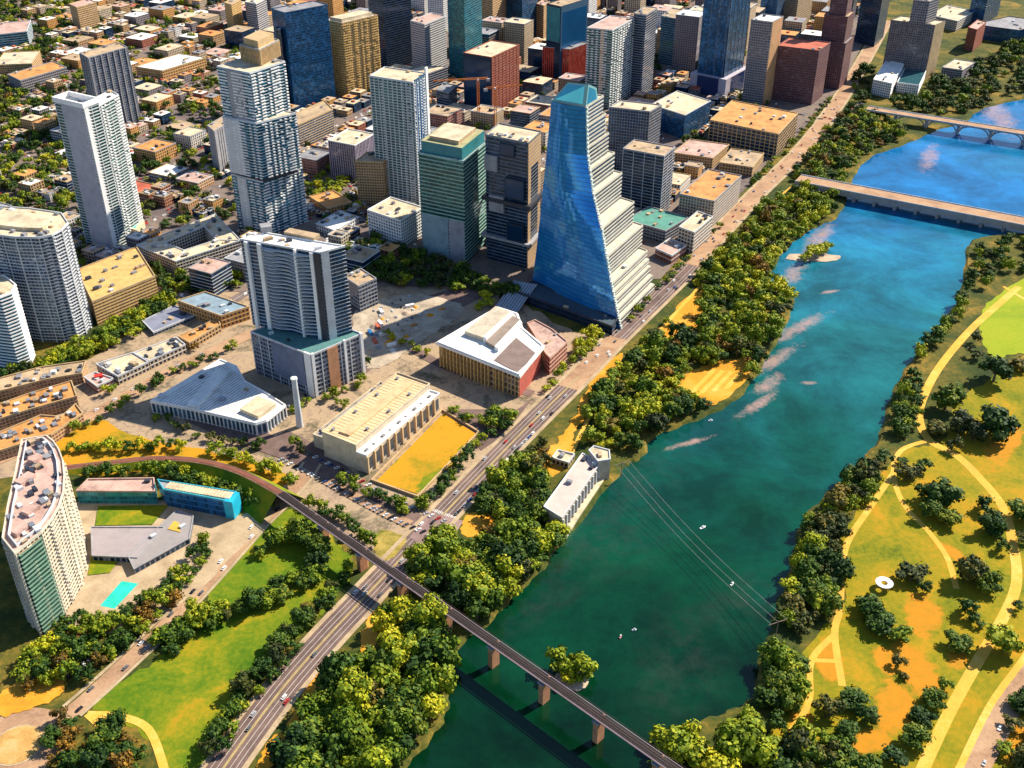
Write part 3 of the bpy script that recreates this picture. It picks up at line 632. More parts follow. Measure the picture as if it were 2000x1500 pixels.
for i in range(7):
    c_ = F_ + A_ * ((i + .5) / 7) + (L_ - F_) * (.16 if i % 2 else .84); q = MB(); q.box(c_.x, c_.y, z, 2.6, 2, 1.8, ro); q.build('roof_vent', STEEL, r)
# ---- library
z = HT(735, 783)
poly = ccw([G(x, y, z) for x, y in [(1016, 735), (851, 669), (971, 599), (1012, 612), (1022, 640), (1064, 676)]])
r = mroot('library', 'civic building with a broad white overhanging roof and red right flank', 'building', poly); LM.append(('the white-roofed civic building', *G(960, 680)))
wp = off(poly, -3.2); kf = wp.index(min(wp, key=lambda p: (Vector(p) - G(1016, 735, z)).length))
wi = MF('civic_wall', (.42, .26, .11), (.05, .05, .06), .55, .7)
shell(r, wp, 0, z - 2.5, st(wi, bay=4, fh=5.2, slab=(.7, .3, TANW), roof=ROOF_GREY, units=0, par=0)); FOOT.append((off(poly, 4), z))
a, b = Vector(wp[kf]), Vector(wp[(kf + 1) % len(wp)]); core(r, wp, kf, .02, .98, 0, z - 2.6, .5, M('red_panel', (.45, .10, .07)), 'red_flank')
km = kf - 1; a, b = Vector(wp[km]), Vector(wp[kf]); t = (b - a); ro = math.atan2(t.y, t.x); n = Vector((t.y, -t.x)).normalized()
cq = MB(); cq.box(0, 0, 0, .9, 1.4, z - 2.6, ro); mc = cq.mesh('column', M('buff_column', (.60, .38, .13)))
for i in range(19):
    if i == 15: continue
    c_ = a + t * (i / 22) + n * 1.6; ob = bpy.data.objects.new('column', mc); C.objects.link(ob); ob.parent = r; ob.location = (c_.x - r['_o'][0], c_.y - r['_o'][1], 0)
q = MB(); q.prism(poly, z - 2.2, z, bot=True); q.build('roof', ROOF_WHITE, r)
q = MB(); q.band(off(poly, -1.5), .6, z, z + 1.0, inner=.8); q.build('parapet', WHITE, r)
def rb(pxs, h, mat, nm, base=None):
    q = MB(); q.prism(ccw([G(x, y, z) for x, y in pxs]), base or z, (base or z) + h); return q.build(nm, mat, r)
rb([(965, 704), (1010, 728), (1048, 692), (1008, 660)], .5, M('brown_membrane', (.20, .14, .12)), 'flat_roof')
rb([(908, 655), (945, 668), (1000, 618), (968, 606)], 4.5, M('roof_greige', (.52, .44, .33)), 'raised_roof'); rb([(948, 672), (966, 682), (1016, 630), (1002, 622)], 3.2, M('brown_membrane2', (.26, .2, .16)), 'raised_roof')
rb([(944, 668), (950, 671), (1003, 621), (999, 618)], 5.6, WHITE, 'ridge_wall'); rb([(966, 684), (973, 688), (1020, 638), (1016, 632)], 4.2, WHITE, 'ridge_wall')
z2 = HT(690, 722); poly = ccw([G(x, y, z2) for x, y in [(1066, 692), (1030, 632), (1045, 626), (1078, 644), (1108, 668), (1074, 700)]])
shell(r, poly, 0, z2, st(MF('red_wing', (.42, .14, .08), (.06, .05, .06), .6, .5), bay=3.5, fh=4.4, slab=(1.1, .3, M('pink_stone', (.55, .33, .25))), roof=ROOF_PINK, units=2)); FOOT.append((off(poly, 4), z2))
# ---- the sail tower
H = 190.0; PL0, PR0 = G(1037, 562), G(1212, 644); PL1, PR1 = G(1077, 197, H), G(1144, 209, H); Ad = Vector((.49, .87)).normalized()
def tz(zz):
    xs = [0, 37, 60, 84, 111, 146, 190]; ys = [0, .265, .40, .543, .765, .936, 1.]; return float(np.interp(zz, xs, ys))
def pl(zz): return PL0.lerp(PL1, min(1, (zz / H) ** .8))
def pr(zz): return PR0.lerp(PR1, tz(zz))
r = mroot('sail_tower', 'blue glass sail-shaped skyscraper with curved edge and stepped cream terraces', 'skyscraper', [tuple(PL0), tuple(PR0)]); LM.append(('the blue sail tower', *PR0))
q = MB(); N = 47; cols = 22
fwd = Ad
for i in range(N):
    z0_, z1_ = H * i / N, H * (i + 1) / N
    a0, b0, a1, b1 = pl(z0_), pr(z0_), pl(z1_), pr(z1_)
    for j in range(cols):
        def pt(a, b, s):
            d = (b - a); nn_ = Vector((d.y, -d.x)).normalized(); return a + d * s + nn_ * (5.0 * math.sin(math.pi * s) * .8)
        s0, s1 = j / cols, (j + 1) / cols
        q.quad((*pt(a0, b0, s0), z0_), (*pt(a0, b0, s1), z0_), (*pt(a1, b1, s1), z1_), (*pt(a1, b1, s0), z1_), 0, ((j, i), (j + 1, i), (j + 1, i + 1), (j, i + 1)))
kg = NB('sail_glass'); uv = kg.n('ShaderNodeUVMap').outputs[0]; sp = kg.n('ShaderNodeSeparateXYZ'); kg.l(uv, sp.inputs[0])
cxx = kg.n('ShaderNodeCombineXYZ'); kg.l(kg.math('FLOOR', kg.math('MULTIPLY', sp.outputs[0], .5)), cxx.inputs[0]); kg.l(kg.math('FLOOR', sp.outputs[1]), cxx.inputs[1]); wn = kg.n('ShaderNodeTexWhiteNoise', noise_dimensions='3D'); kg.l(cxx.outputs[0], wn.inputs[0])
ln = kg.math('LESS_THAN', kg.math('FRACT', sp.outputs[1]), .16)
gc = kg.mix(kg.math('MULTIPLY', wn.outputs[0], .5), (.014, .20, .54), (.04, .32, .64)); gc = kg.mix(kg.math('MULTIPLY', ln, .75), gc, (.02, .08, .16))
kg.bump(kg.noise(.05, 3, .5), .3, 1.0); sail_glass = kg.fin(gc, .07, .35, .5); q.build('sail_facade', sail_glass, r, smooth=True)
q = MB(); lv = [0, 20, 37, 60, 84, 111, 132, 152, 172, 190]; dep = [86, 86, 86, 76, 66, 56, 48, 42, 37, 34]
for i in range(len(lv) - 1):
    zt_ = lv[i + 1]
    if i == 0: continue
    z0_ = 0 if i == 1 else lv[i]
    A0, B0 = pl(zt_) + Ad * .8, pr(zt_) + Ad * .3; d = dep[i]
    poly = ccw([A0, B0, B0 + Ad * d, A0 + Ad * d])
    if i == 1:
        FOOT.append((off(poly, 6), 190)); Bq = pr(0); FOOT.append((ccw([pl(0), Bq, Bq + Ad * 90, pl(0) + Ad * 90]), 190))
        subs = [0, 8, 16, 24, 30]
        for j in range(4):
            Bs = pr(subs[j + 1]) + Ad * .3; As = pl(subs[j + 1]) + Ad * .8
            shell(r, ccw([As, Bs, Bs + Ad * d, As + Ad * d]), subs[j], subs[j + 1], st(MF('sail_flank', (.30, .30, .30), (.015, .06, .11), .92, .85), bay=3.2, fh=3.9, slab=(1.15, .6, M('cream_spandrel', (.50, .46, .38), var=.15)), roof=M('cream_terrace', (.62, .54, .40), var=.2), units=0, par=0), 70 + j)
        z0_ = 30
    shell(r, poly, z0_, zt_, st(MF('sail_flank', (.30, .30, .30), (.015, .06, .11), .92, .85), bay=3.2, fh=3.9, slab=(1.15, .6, M('cream_spandrel', (.50, .46, .38), var=.15)), roof=M('cream_terrace', (.62, .54, .40), var=.2), units=1, par=1.1), i)
q = MB(); tpz = H; A0, B0 = pl(H), pr(H); q2 = ccw([A0 + Ad, B0 + Ad, B0 + Ad * 16, A0 + Ad * 16])
apx = B0 + Ad * 10
top = G(1142, 160, H + 10)
q.quad((*A0, H), (*B0, H), (*(B0 + Ad * 4), H + 20), (*(A0.lerp(B0, .38) + Ad * 6), H + 18), 0); q.quad((*B0, H), (*(B0 + Ad * 26), H), (*(B0 + Ad * 22), H + 12), (*(B0 + Ad * 4), H + 20), 0)
q.quad((*(A0 + Ad * 26), H), (*A0, H), (*(A0.lerp(B0, .38) + Ad * 6), H + 18), (*(A0.lerp(B0, .38) + Ad * 22), H + 12), 0)
q.build('glass_crown', MF('crown_glass', (.20, .42, .42), (.06, .30, .36), .8, .8, .6), r)
q = MB()
for i in range(N * 2):     # pale serrated fin up the curved edge
    z0_, z1_ = H * i / (2 * N), H * (i + .75) / (2 * N); b0 = pr(z0_); d = (pr(z0_) - pl(z0_)).normalized()
    q.prism(ccw([b0, b0 + d * (1.6 if i % 2 else .8), b0 + d * (1.6 if i % 2 else .8) + Ad * 2.5, b0 + Ad * 2.5]), z0_, z1_, bot=True)
q.build('edge_fins', M('fin_white', (.55, .66, .62)), r, kind='stuff')
z = HT(598, 640)  # low glass base in front of the sail
poly = ccw([G(1005, 585), G(1195, 655), G(1204, 640), G(1040, 565)]); shell(r, poly, 0, 9, st(GL_DARK, bay=4, fh=4.5, slab=(.5, .6, DARK), roof=M('dark_terrace', (.05, .08, .10)), units=2))
# ---- centre pair
r, p, z = B('green glass office tower with a stepped teal top and plain blue-grey lower floors', (905, 316), (817, 299), (952, 277), 516, st(GL_GREEN, bay=3, fh=4, slab=(1.2, .35, M('pale_green_band', (.28, .42, .38))), roof=ROOF_GREY, units=3), cat='tower', name='office_tower', lm='the green glass office tower')
zz = z + 22; pp = off(p, -2.5)
core(r, p, 3, .02, .62, 0, z * .42, .8, M('bluegrey_panel', (.22, .32, .36), .4), 'screen_wall'); core(r, p, 3, .64, .99, 0, z * .42, .8, M('grey_lilac_panel', (.28, .29, .33), .4), 'screen_wall')
q = MB(); q.prism(pp, z, z + 13, 0, 1); q.build('upper_block', [TEALP, M('olive_roof', (.34, .32, .16))], r); q = MB(); q.prism(off(pp, -7), z + 13, z + 17, 0, 1); q.build('penthouse', [ROOF_TAN, ROOF_CREAM], r)
r, p, z = B('dark banded glass tower between the green office tower and the sail tower', (1032, 281), (948, 264), (1057, 258), 525, st(GL_DARK, bay=3.4, fh=3.8, slab=(.9, .4, M('dark_band', (.16, .18, .20))), roof=ROOF_CREAM, units=9), cat='tower', name='office_tower', lm='the dark banded tower')
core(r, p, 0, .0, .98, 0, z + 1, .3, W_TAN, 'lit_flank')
for u0_, u1_, a_, b_, d_ in ((.1, .45, .42, .55, 3), (.5, .95, .56, .72, 4), (.0, .3, .74, .86, 3), (.35, .7, .88, .97, 2), (.55, .95, .22, .36, 5)): core(r, p, 3, u0_, u1_, z * a_, z * b_, d_, GL_DARK if d_ != 3 else CONC, 'projecting_box')
q = MB(); q.band(p, 4, z * .5, z * .53); q.build('terrace_slab', DARK, r); q = MB(); q.band(p, 5, z * .2, z * .22); q.build('terrace_slab', CONC, r)
# ---- ribbed white tower
r, p, z = B('slim ribbed white and green balcony tower left of the green office tower', (806, 162), (722, 149), (834, 144), 408, st(GL_GREEN, bay=3.0, fh=3.2, slab=(.9, .5, CONCW), pier=(.9, .9, CONCW, 2), balc=(.35, 1.2, CONCW), roof=ROOF_CREAM, units=2), cat='tower', name='residential_tower', lm='the ribbed white tower')
core(r, p, 0, .1, .8, 0, z + 2, .8, GL_BLUE, 'glass_flank'); core(r, p, 0, .86, 1, 0, z + 8, 1.2, WHITE, 'fin')
B('', (748, 318), (694, 316), (770, 300), 402, st(W_TAN, bay=3, fh=3.3, slab=(.7, .3, TANW), roof=ROOF_TAN), root=r)
B('cream-roofed low tower tucked behind the ribbed white tower', (820, 150), (768, 148), (874, 131), 190, st(GL_DARK, bay=3.5, slab=(.8, .3, CONC), roof=ROOF_CREAM))
B('white gridded low block in front of the ribbed white tower', (782, 432), (718, 411), (826, 406), 487, st(W_WHITE, bay=3.6, fh=3.6, slab=(.8, .4, WHITE), pier=(.7, .4, WHITE, 1), roof=ROOF_CREAM, units=7), lm='the white gridded block')
B('grey lilac office block with a white roof left of the ribbed white tower', (693, 285), (641, 275), (731, 262), 354, st(MF('lilac_wall', (.40, .32, .36), (.07, .06, .12), .5, .9), bay=3.4, fh=4, slab=None, pier=(.9, .5, M('lilac_pier', (.42, .36, .42)), 1), roof=ROOF_CREAM, units=3, parm=WHITE), lm='the grey lilac block')
B('tan-roofed block with a dark gridded side right of the stacked teal tower', (583, 244), (568, 226), (650, 214), 292, st(GL_GREY, bay=3.2, fh=3.3, slab=(.8, .3, TANW), roof=ROOF_TAN, units=2))
# ---- back row towers
def BT(label, *a, **k): return B(label, *a, cat='tower', name=k.pop('name', 'office_tower'), **k)
sB = lambda skin, mt=CONC, **k: st(skin, **{**dict(bay=3.4, fh=3.6, slab=(.8, .35, mt), roof=ROOF_TAN, units=2, sep=True), **k})
r, p, z = BT('broad blue mirror-glass tower left of the yellow balcony tower', (556, 26), (530, 18), (640, 10), 216, sB(GL_BLUE, M('blue_band', (.03, .08, .16), .3), slab=(.3, .15, M('blue_band', (.03, .08, .16), .3)), roof=ROOF_GREY), lm='the broad blue glass tower')
r, p, z = BT('yellow balcony tower with rounded roof bays', (668, 46), (634, 40), (737, 30), 190, sB(W_YEL, TANW, balc=(.6, 1.2, M('yellow_balcony', (.66, .44, .16))), roof=ROOF_WHITE), name='residential_tower', lm='the yellow balcony tower')
q = MB(); q.prism(off(p, -5), z, z + 5); q.build('penthouse', ROOF_CREAM, r)
BT('very dark blue glass tower right of the yellow balcony tower', (748, -4), (718, -10), (802, -16), 140, sB(GL_DARK, DARK))
r, p, z = BT('grey tower with a pale striped sunny side, in front of the teal glass slab', (829, 48), (802, 41), (870, 32), 150, sB(W_GREY, CONCW, slab=(1.4, .5, CONCW), roof=ROOF_PINK)); 
BT('teal glass slab tower cut by the top edge', (906, -14), (873, -20), (940, -30), 160, sB(GL_TEAL, M('teal_band', (.04, .16, .18))), lm='the teal glass slab')
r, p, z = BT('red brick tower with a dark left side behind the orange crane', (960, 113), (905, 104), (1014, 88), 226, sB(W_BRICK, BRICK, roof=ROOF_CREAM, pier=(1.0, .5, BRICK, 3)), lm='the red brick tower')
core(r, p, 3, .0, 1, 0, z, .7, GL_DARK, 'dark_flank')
BT('tan balcony tower at the top edge behind the brick tower', (962, -10), (940, -16), (988, -24), 100, sB(W_TAN, TANW))
BT('deep blue slab at the top edge right of the tan balcony tower', (1020, -20), (988, -28), (1052, -34), 90, sB(GL_BLUE, DARK))
r, p, z = BT('teal-topped dark tower rising over a bright red block', (1096, 14), (1068, 8), (1148, -2), 166, sB(GL_DARK, DARK), lm='the teal-topped tower')
core(r, p, 3, .05, .95, z * .55, z - 2, .9, TEALP, 'teal_panel'); core(r, p, 0, 0, 1, 0, z, .5, GL_BLUE, 'blue_flank')
BT('bright red block at the foot of the teal-topped tower', (1112, 97), (1060, 92), (1150, 84), 166, sB(MF('crimson_wall', (.55, .07, .04), (.10, .03, .03), .45, .9), M('crimson', (.50, .06, .035)), slab=None, pier=(.8, .4, M('crimson', (.50, .06, .035)), 1), roof=ROOF_GREY), name='building')
r, p, z = BT('green-banded twin tower with a cream open roof behind the sail tower', (1196, 60), (1147, 55), (1240, 36), 214, sB(GL_GREEN, CONCW, balc=(.5, 1.1, WHITE), roof=ROOF_PINK), name='residential_tower', lm='the green-banded tower')
core(r, p, 3, .55, .68, 0, z + 1, 1.2, TANW)
BT('narrow navy slab joined beside the green-banded tower', (1262, 30), (1238, 27), (1284, 16), 190, sB(GL_DARK, CONC))
r, p, z = BT('grey gridded twin tower with a lower front half beside the sail terraces', (1269, 219), (1190, 210), (1292, 206), 372, sB(GL_DARK, CONC, slab=(.6, .4, CONC), pier=(.5, .4, CONC, 1), roof=ROOF_CREAM), name='residential_tower', lm='the grey gridded tower')
B('', (1297, 306), (1217, 291), (1318, 288), 425, sB(GL_DARK, CONC, slab=(.7, .5, CONC), pier=(.6, .5, CONCW, 4)), root=r)
r, p, z = BT('low deep blue glass civic block with a pale curved roof', (1338, 226), (1272, 205), (1388, 198), 272, sB(GL_BLUE, DARK, roof=ROOF_CREAM, units=5, parm=CONCW, slab=(.4, .2, DARK)), name='civic_block', lm='the deep blue civic block')
r, p, z = BT('broad ink-blue glass skyscraper with a finned base', (1432, -22), (1378, -30), (1470, -38), 190, sB(GL_BLUE, DARK, slab=(.3, .2, DARK), pier=(.35, .5, STEEL, 4)), lm='the ink-blue skyscraper')
q = MB(); q.prism(off(p, 8), 0, 30); q.build('finned_base', MF('finned_base', (.45, .40, .46), (.03, .05, .14), .6, .95), r)
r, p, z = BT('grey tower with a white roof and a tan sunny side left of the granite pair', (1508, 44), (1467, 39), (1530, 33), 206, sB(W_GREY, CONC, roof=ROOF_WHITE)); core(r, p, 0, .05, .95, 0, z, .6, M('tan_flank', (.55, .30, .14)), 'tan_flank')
r, p, z = BT('wide purple granite block joined to the stepped granite tower', (1600, 100), (1518, 90), (1622, 84), 206, sB(W_PURP, M('granite_band', (.17, .075, .07)), roof=ROOF_RED), lm='the purple granite block')
r, p, z = BT('stepped dark purple granite skyscraper beside the riverside road', (1652, 86), (1596, 80), (1668, 72), 176, sB(W_PURP, M('granite_band', (.17, .075, .07)), roof=ROOF_GREY))
z2 = z + 40; shell(r, off(p, -4), z, z + 38, sB(W_PURP, M('granite_band', (.17, .075, .07))), 3); shell(r, off(p, -9), z + 38, z + 75, sB(W_PURP, M('granite_band', (.17, .075, .07))), 3); shell(r, off(p, -14), z + 75, z + 95, sB(W_PURP, M('granite_band', (.17, .075, .07)), units=0), 3)
r, p, z = BT('brown hotel tower with a raised middle and a sunlit right edge', (1826, 50), (1740, 40), (1846, 42), 157, sB(W_GREY, M('brown_band', (.22, .18, .17)), pier=(1.0, .5, M('brown_band', (.22, .18, .17)), 2), roof=ROOF_CREAM), name='hotel', lm='the brown hotel tower')
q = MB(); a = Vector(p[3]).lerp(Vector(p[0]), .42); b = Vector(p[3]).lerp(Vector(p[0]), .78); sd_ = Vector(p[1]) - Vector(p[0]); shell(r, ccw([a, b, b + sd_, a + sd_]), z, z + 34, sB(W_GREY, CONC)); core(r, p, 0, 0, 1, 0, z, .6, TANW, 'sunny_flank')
BT('dark blue tower cut by the top edge left of the brown hotel', (1724, -6), (1684, -14), (1742, -22), 92, sB(GL_DARK, DARK))
BT('small red brick tower right of the brown hotel', (1908, 59), (1891, 54), (1926, 44), 102, sB(W_BRICK, BRICK, roof=ROOF_PINK), lm='the small red brick tower')
BT('tan and white tower at the top edge right of the ink-blue skyscraper', (1560, -6), (1535, -12), (1590, -20), 60, sB(W_CREAM, TANW))
r, p, z = B('white-framed hall with a glazed roof near the far road end', (1795, 168), (1752, 162), (1812, 132), 186, sB(W_WHITE, WHITE, roof=M('dark_glazing', (.03, .10, .12), .2), units=0, par=1.5), lm='the white-framed hall'); B('', (1742, 164), (1706, 156), (1765, 126), 192, sB(W_WHITE, WHITE, roof=ROOF_WHITE, units=3), root=r)
B('orange-roofed low block with arcaded dark side beside the far road', (1520, 263), (1387, 235), (1558, 222), 310, sB(GL_DARK, TANW, fh=5, slab=(.9, .4, TANW), pier=(.9, .6, TANW, 2), roof=ROOF_ORANGE, units=12), lm='the orange-roofed block')
B('tan-roofed pair of low halls below the orange-roofed block', (1392, 310), (1314, 299), (1424, 283), 330, sB(W_TAN, TANW, roof=ROOF_PINK, units=5))
B('bright orange-roofed low block above the road bend', (1395, 394), (1328, 380), (1448, 344), 446, sB(W_CREAM, CONC, roof=ROOF_ORANGE, units=8), lm='the bright orange roof')
B('pale round-cornered arena roof building at the top right', (1870, 42), (1815, 30), (1905, 22), 62, sB(W_CREAM, CONCW, roof=ROOF_CREAM, units=5))
B('long blue-glass building at the top right corner', (1990, 60), (1900, 48), (2060, 44), 86, sB(GL_BLUE, DARK, roof=ROOF_GREY, units=4))
B('small pale block with lilac end among the far bank trees', (1880, 138), (1840, 132), (1905, 122), 160, sB(W_GREY, CONC, roof=ROOF_CREAM, units=3))
B('tan brick tower at the top left edge of the city', (150, 15), (135, 8), (188, 5), 62, sB(W_TAN, TANW, roof=ROOF_PINK, slab=(1.2, .3, TANW)), name='office_tower', cat='tower')
B('teal low building with a pink roof at the upper left edge', (52, 62), (-20, 70), (60, 40), 92, sB(GL_TEAL, CONCW, roof=ROOF_PINK, units=1))
B('tan stone office block left of the grey ribbed tower', (62, 125), (-10, 128), (78, 100), 150, sB(W_TAN, TANW, roof=ROOF_CREAM, units=2)); B('orange-roofed wide low block left of the grey ribbed tower', (40, 158), (15, 146), (130, 132), 182, sB(W_GREY, CONC, roof=ROOF_ORANGE, units=3))
for lb, F_, L_, R_, by, sk, mt, rf_ in [('slim tan tower at the top edge left of the teal-topped tower', (1062, 12), (1048, 8), (1074, 4), 80, W_TAN, TANW, ROOF_PINK),
    ('blue-grey ribbed tower behind the green-banded tower', (1325, 38), (1292, 32), (1345, 22), 130, GL_TEAL, CONC, ROOF_TAN), ('cream stepped tower left of the ink-blue skyscraper', (1362, 28), (1340, 24), (1380, 16), 128, W_CREAM, CONCW, ROOF_CREAM),
    ('tan round-windowed tower in front of the blue-grey ribbed tower', (1302, 62), (1284, 58), (1316, 54), 112, W_TAN, TANW, ROOF_CREAM), ('small dark tower between the teal slab and the ribbed white tower', (876, 182), (852, 176), (892, 168), 222, GL_DARK, CONC, ROOF_GREY),
    ('navy tower at the top edge above the stepped granite tower', (1520, -8), (1488, -14), (1536, -20), 70, GL_BLUE, DARK, ROOF_GREY), ('pale grey tower at the top edge left of the broad blue glass tower', (500, 8), (478, 4), (520, -2), 70, W_GREY, CONCW, ROOF_CREAM),
    ('slim dark tower squeezed against the broad blue glass tower', (548, 60), (538, 56), (556, 52), 216, GL_DARK, DARK, ROOF_GREY), ('deep blue tower at the top right corner', (1930, -5), (1900, -10), (1960, -20), 48, GL_BLUE, DARK, ROOF_GREY),
    ('yellow-tan tower at the top edge above the stacked teal tower', (452, 10), (438, 6), (470, 0), 70, W_YEL, TANW, ROOF_TAN)]:
    BT(lb, F_, L_, R_, by, sB(sk, mt, roof=rf_))
B('low grey block with a teal terrace roof below the grey gridded tower', (1300, 452), (1222, 430), (1345, 425), 476, st(GL_GREY, bay=4, fh=4, slab=(.8, .3, CONC), roof=M('teal_terrace', (.08, .26, .20)), units=6))
B('small pale block with red awnings near the road by the sail terraces', (1312, 500), (1280, 486), (1340, 480), 516, st(W_BRICK, bay=4, fh=4, slab=(.8, .3, CONCW), roof=ROOF_PINK, units=6))
B('white-roofed low store among parked cars left of the white gridded block', (655, 452), (618, 438), (700, 425), 464, st(W_WHITE, bay=4, fh=4, slab=(.6, .3, CONCW), roof=ROOF_WHITE, units=8))
B('long orange-roofed flat shed right of the stacked teal tower', (640, 408), (604, 384), (688, 396), 418, st(W_ORANGE, bay=4, fh=4, slab=(.6, .3, TANW), roof=ROOF_ORANGE, units=3))
B('blue-grey block standing directly behind the white-roofed balcony tower', (700, 560), (670, 540), (735, 545), 610, st(GL_GREY, bay=4, fh=4, slab=(.8, .3, CONC), roof=ROOF_TAN, units=4))
B('pale narrow block beside the bright orange-roofed block by the road bend', (1356, 455), (1326, 444), (1392, 424), 496, st(W_CREAM, bay=4, fh=4, slab=(.7, .3, CONCW), roof=ROOF_CREAM, units=6))
B('grey mid-rise between the grey gridded tower and the sail terraces', (1196, 420), (1168, 408), (1216, 400), 470, st(GL_GREY, bay=3.6, fh=3.6, slab=(.7, .3, CONC), roof=ROOF_TAN, units=5))
B('long low tan block behind the bright orange-roofed block', (1470, 328), (1405, 318), (1492, 300), 346, st(W_TAN, bay=4, fh=4, slab=(.7, .3, TANW), roof=ROOF_TAN, units=8))
zz = 12; pl_ = ccw([G(968, 600, 2), G(1005, 548, zz), G(1048, 556, zz), G(1010, 610, 2)])
r = mroot('glass_canopy', 'sloping ribbed blue-grey canopy roof beside the foot of the sail tower', 'canopy', pl_)
a4 = [(*G(968, 600, 3), 3), (*G(1010, 610, 3), 3), (*G(1048, 556, zz), zz), (*G(1005, 548, zz), zz)]; q = MB(); q.quad(*a4); q.quad(*[(x, y, z - .6) for x, y, z in reversed(a4)]); q.build('roof', M('canopy_roof', (.20, .25, .30), .35), r)
for i in range(9):
    u = i / 8; p0 = Vector(a4[0]).lerp(Vector(a4[1]), u); p1 = Vector(a4[3]).lerp(Vector(a4[2]), u); q = MB(); q.cyl(p0 + Vector((0, 0, .3)), p1 + Vector((0, 0, .3)), .4, .4, 5); q.build('rib', CONCW, r)
for i in (1, 2): q = MB(); q.cyl((a4[i][0], a4[i][1], 0), a4[i], .5, .5, 6); q.build('post', STEEL, r)
# building site between the balcony tower and the civic building
rs_ = random.Random(4)
SITE = [G(x, y) for x, y in [(700, 690), (690, 640), (760, 590), (880, 600), (820, 650), (760, 700)]]
for i in range(46):
    u = Vector((rs_.uniform(min(p.x for p in SITE), max(p.x for p in SITE)), rs_.uniform(min(p.y for p in SITE), max(p.y for p in SITE))))
    if not inside(u, SITE): continue
    k_ = rs_.choice(['container', 'spoil_heap', 'material_stack']); 
    if k_ == 'container':
        r = mroot('container', f'{rs_.choice(["white", "rust red", "blue"])} container on the building site', 'container', [tuple(u)]); cm_ = {'w': WHITE, 'r': ROOF_RED, 'b': BLUEP}[r['label'][0]]
        q = MB(); q.box(u.x, u.y, .1, 9, 3, 2.8, rs_.choice([.45, 2.0])); q.build('box_body', cm_, r); q = MB(); q.box(u.x, u.y, 2.9, 9.2, 3.2, .15, 0 if False else .45); q.build('top_frame', STEEL, r) if False else None
    elif k_ == 'spoil_heap':
        q = MB(); n_ = 9; ra_ = rs_.uniform(3, 7); q.cyl((u.x, u.y, 0), (u.x, u.y, ra_ * .45), ra_, ra_ * .25, n_); o = q.build('spoil_heap', rs_.choice([SAND, DIRT, BLOCKM])); tag(o, 'heap of dug earth on the building site', 'heap', 'heaps on the building site')
    else:
        q = MB(); ro_ = rs_.choice([.45, 2.0])
        for j in range(4): q.box(u.x + j * 1.9 * math.cos(ro_), u.y + j * 1.9 * math.sin(ro_), .1, 1.6, 4, .8 + .5 * (j % 3), ro_)
        o = q.build('material_stack', rs_.choice([CONCW, ROOF_ORANGE, STEEL])); tag(o, 'stack of building material on the building site', 'stack', 'stacks on the building site')
# ---- low buildings between towers and rail street
B('blue-roofed flat building with a lit orange end wall left of the balcony tower', (432, 618), (347, 588), (486, 600), 642, st(W_ORANGE, bay=4, fh=4, slab=(.8, .3, TANW), roof=M('blue_membrane', (.22, .30, .36)), units=5))  # roof membrane coloured blue-grey
def LB(label, pxs, by, s, name='building', cat='building', **k):
    zz = HT(pxs[0][1], by); poly = ccw([G(x, y, zz) for x, y in pxs]); r = mroot(name, label, cat, poly); shell(r, poly, 0, zz, s, seed=pxs[0][0]); FOOT.append((off(poly, 3), zz)); return r, poly, zz
slow = lambda skin, roof, **k: st(skin, **{**dict(bay=4, fh=4, slab=(.6, .3, CONCW), roof=roof, sep=False, units=4), **k})
LB('long orange-roofed shop row behind the rail street', [(370, 670), (349, 658), (424, 623), (431, 634)], 684, slow(W_TAN, ROOF_ORANGE, slab=(.6, .3, TANW)), 'shop_row')
LB('cream shop row with many roof boxes behind the rail street', [(292, 706), (262, 690), (344, 660), (362, 674)], 722, slow(W_CREAM, ROOF_CREAM, units=10), 'shop_row')
LB('stepped cream shop with a red sign box beside the rail street', [(230, 736), (188, 712), (260, 690), (290, 708)], 752, slow(W_CREAM, ROOF_CREAM, units=8), 'shop_row')
r, p, zz = LB('pink-fronted shop with a bright red canopy left of the shop rows', [(190, 756), (165, 738), (186, 728), (222, 740)], 768, slow(W_BRICK, ROOF_PINK, units=2), 'shop'); q = MB(); c_ = G(193, 737, zz); q.box(c_.x, c_.y, zz, 7, 5, 2.4, .4); q.build('red_canopy', M('signal_red', (.6, .03, .02)), r)
LB('dark blue-grey parking deck below the green belt', [(300, 650), (278, 628), (340, 598), (392, 612)], 656, slow(GL_GREY, M('bluegrey_deck', (.20, .21, .28)), units=3), 'parking_deck', 'garage')  # deck roof coloured blue-grey
WT = MF('terracotta_wall', (.42, .24, .14), (.08, .05, .05), .5, .5)
for k_, (lb, pxs, by) in enumerate([('long terracotta apartment row at the left edge, front of three', [(100, 850), (-60, 900), (-60, 870), (80, 812), (120, 815), (148, 790), (162, 808)], 868),
        ('terracotta apartment row behind the front one at the left edge', [(60, 800), (-60, 838), (-60, 812), (50, 772), (140, 745), (150, 775)], 822), ('grey-topped apartment row farthest of three at the left edge', [(90, 742), (-60, 780), (-60, 756), (80, 718), (168, 706), (160, 730)], 760)]):
    LB(lb, pxs, by, slow(WT, ROOF_ORANGE if k_ < 2 else ROOF_TAN, units=24, fh=3.2, bay=3, slab=(.6, .3, TANW), parm=TANW), 'apartment_row')
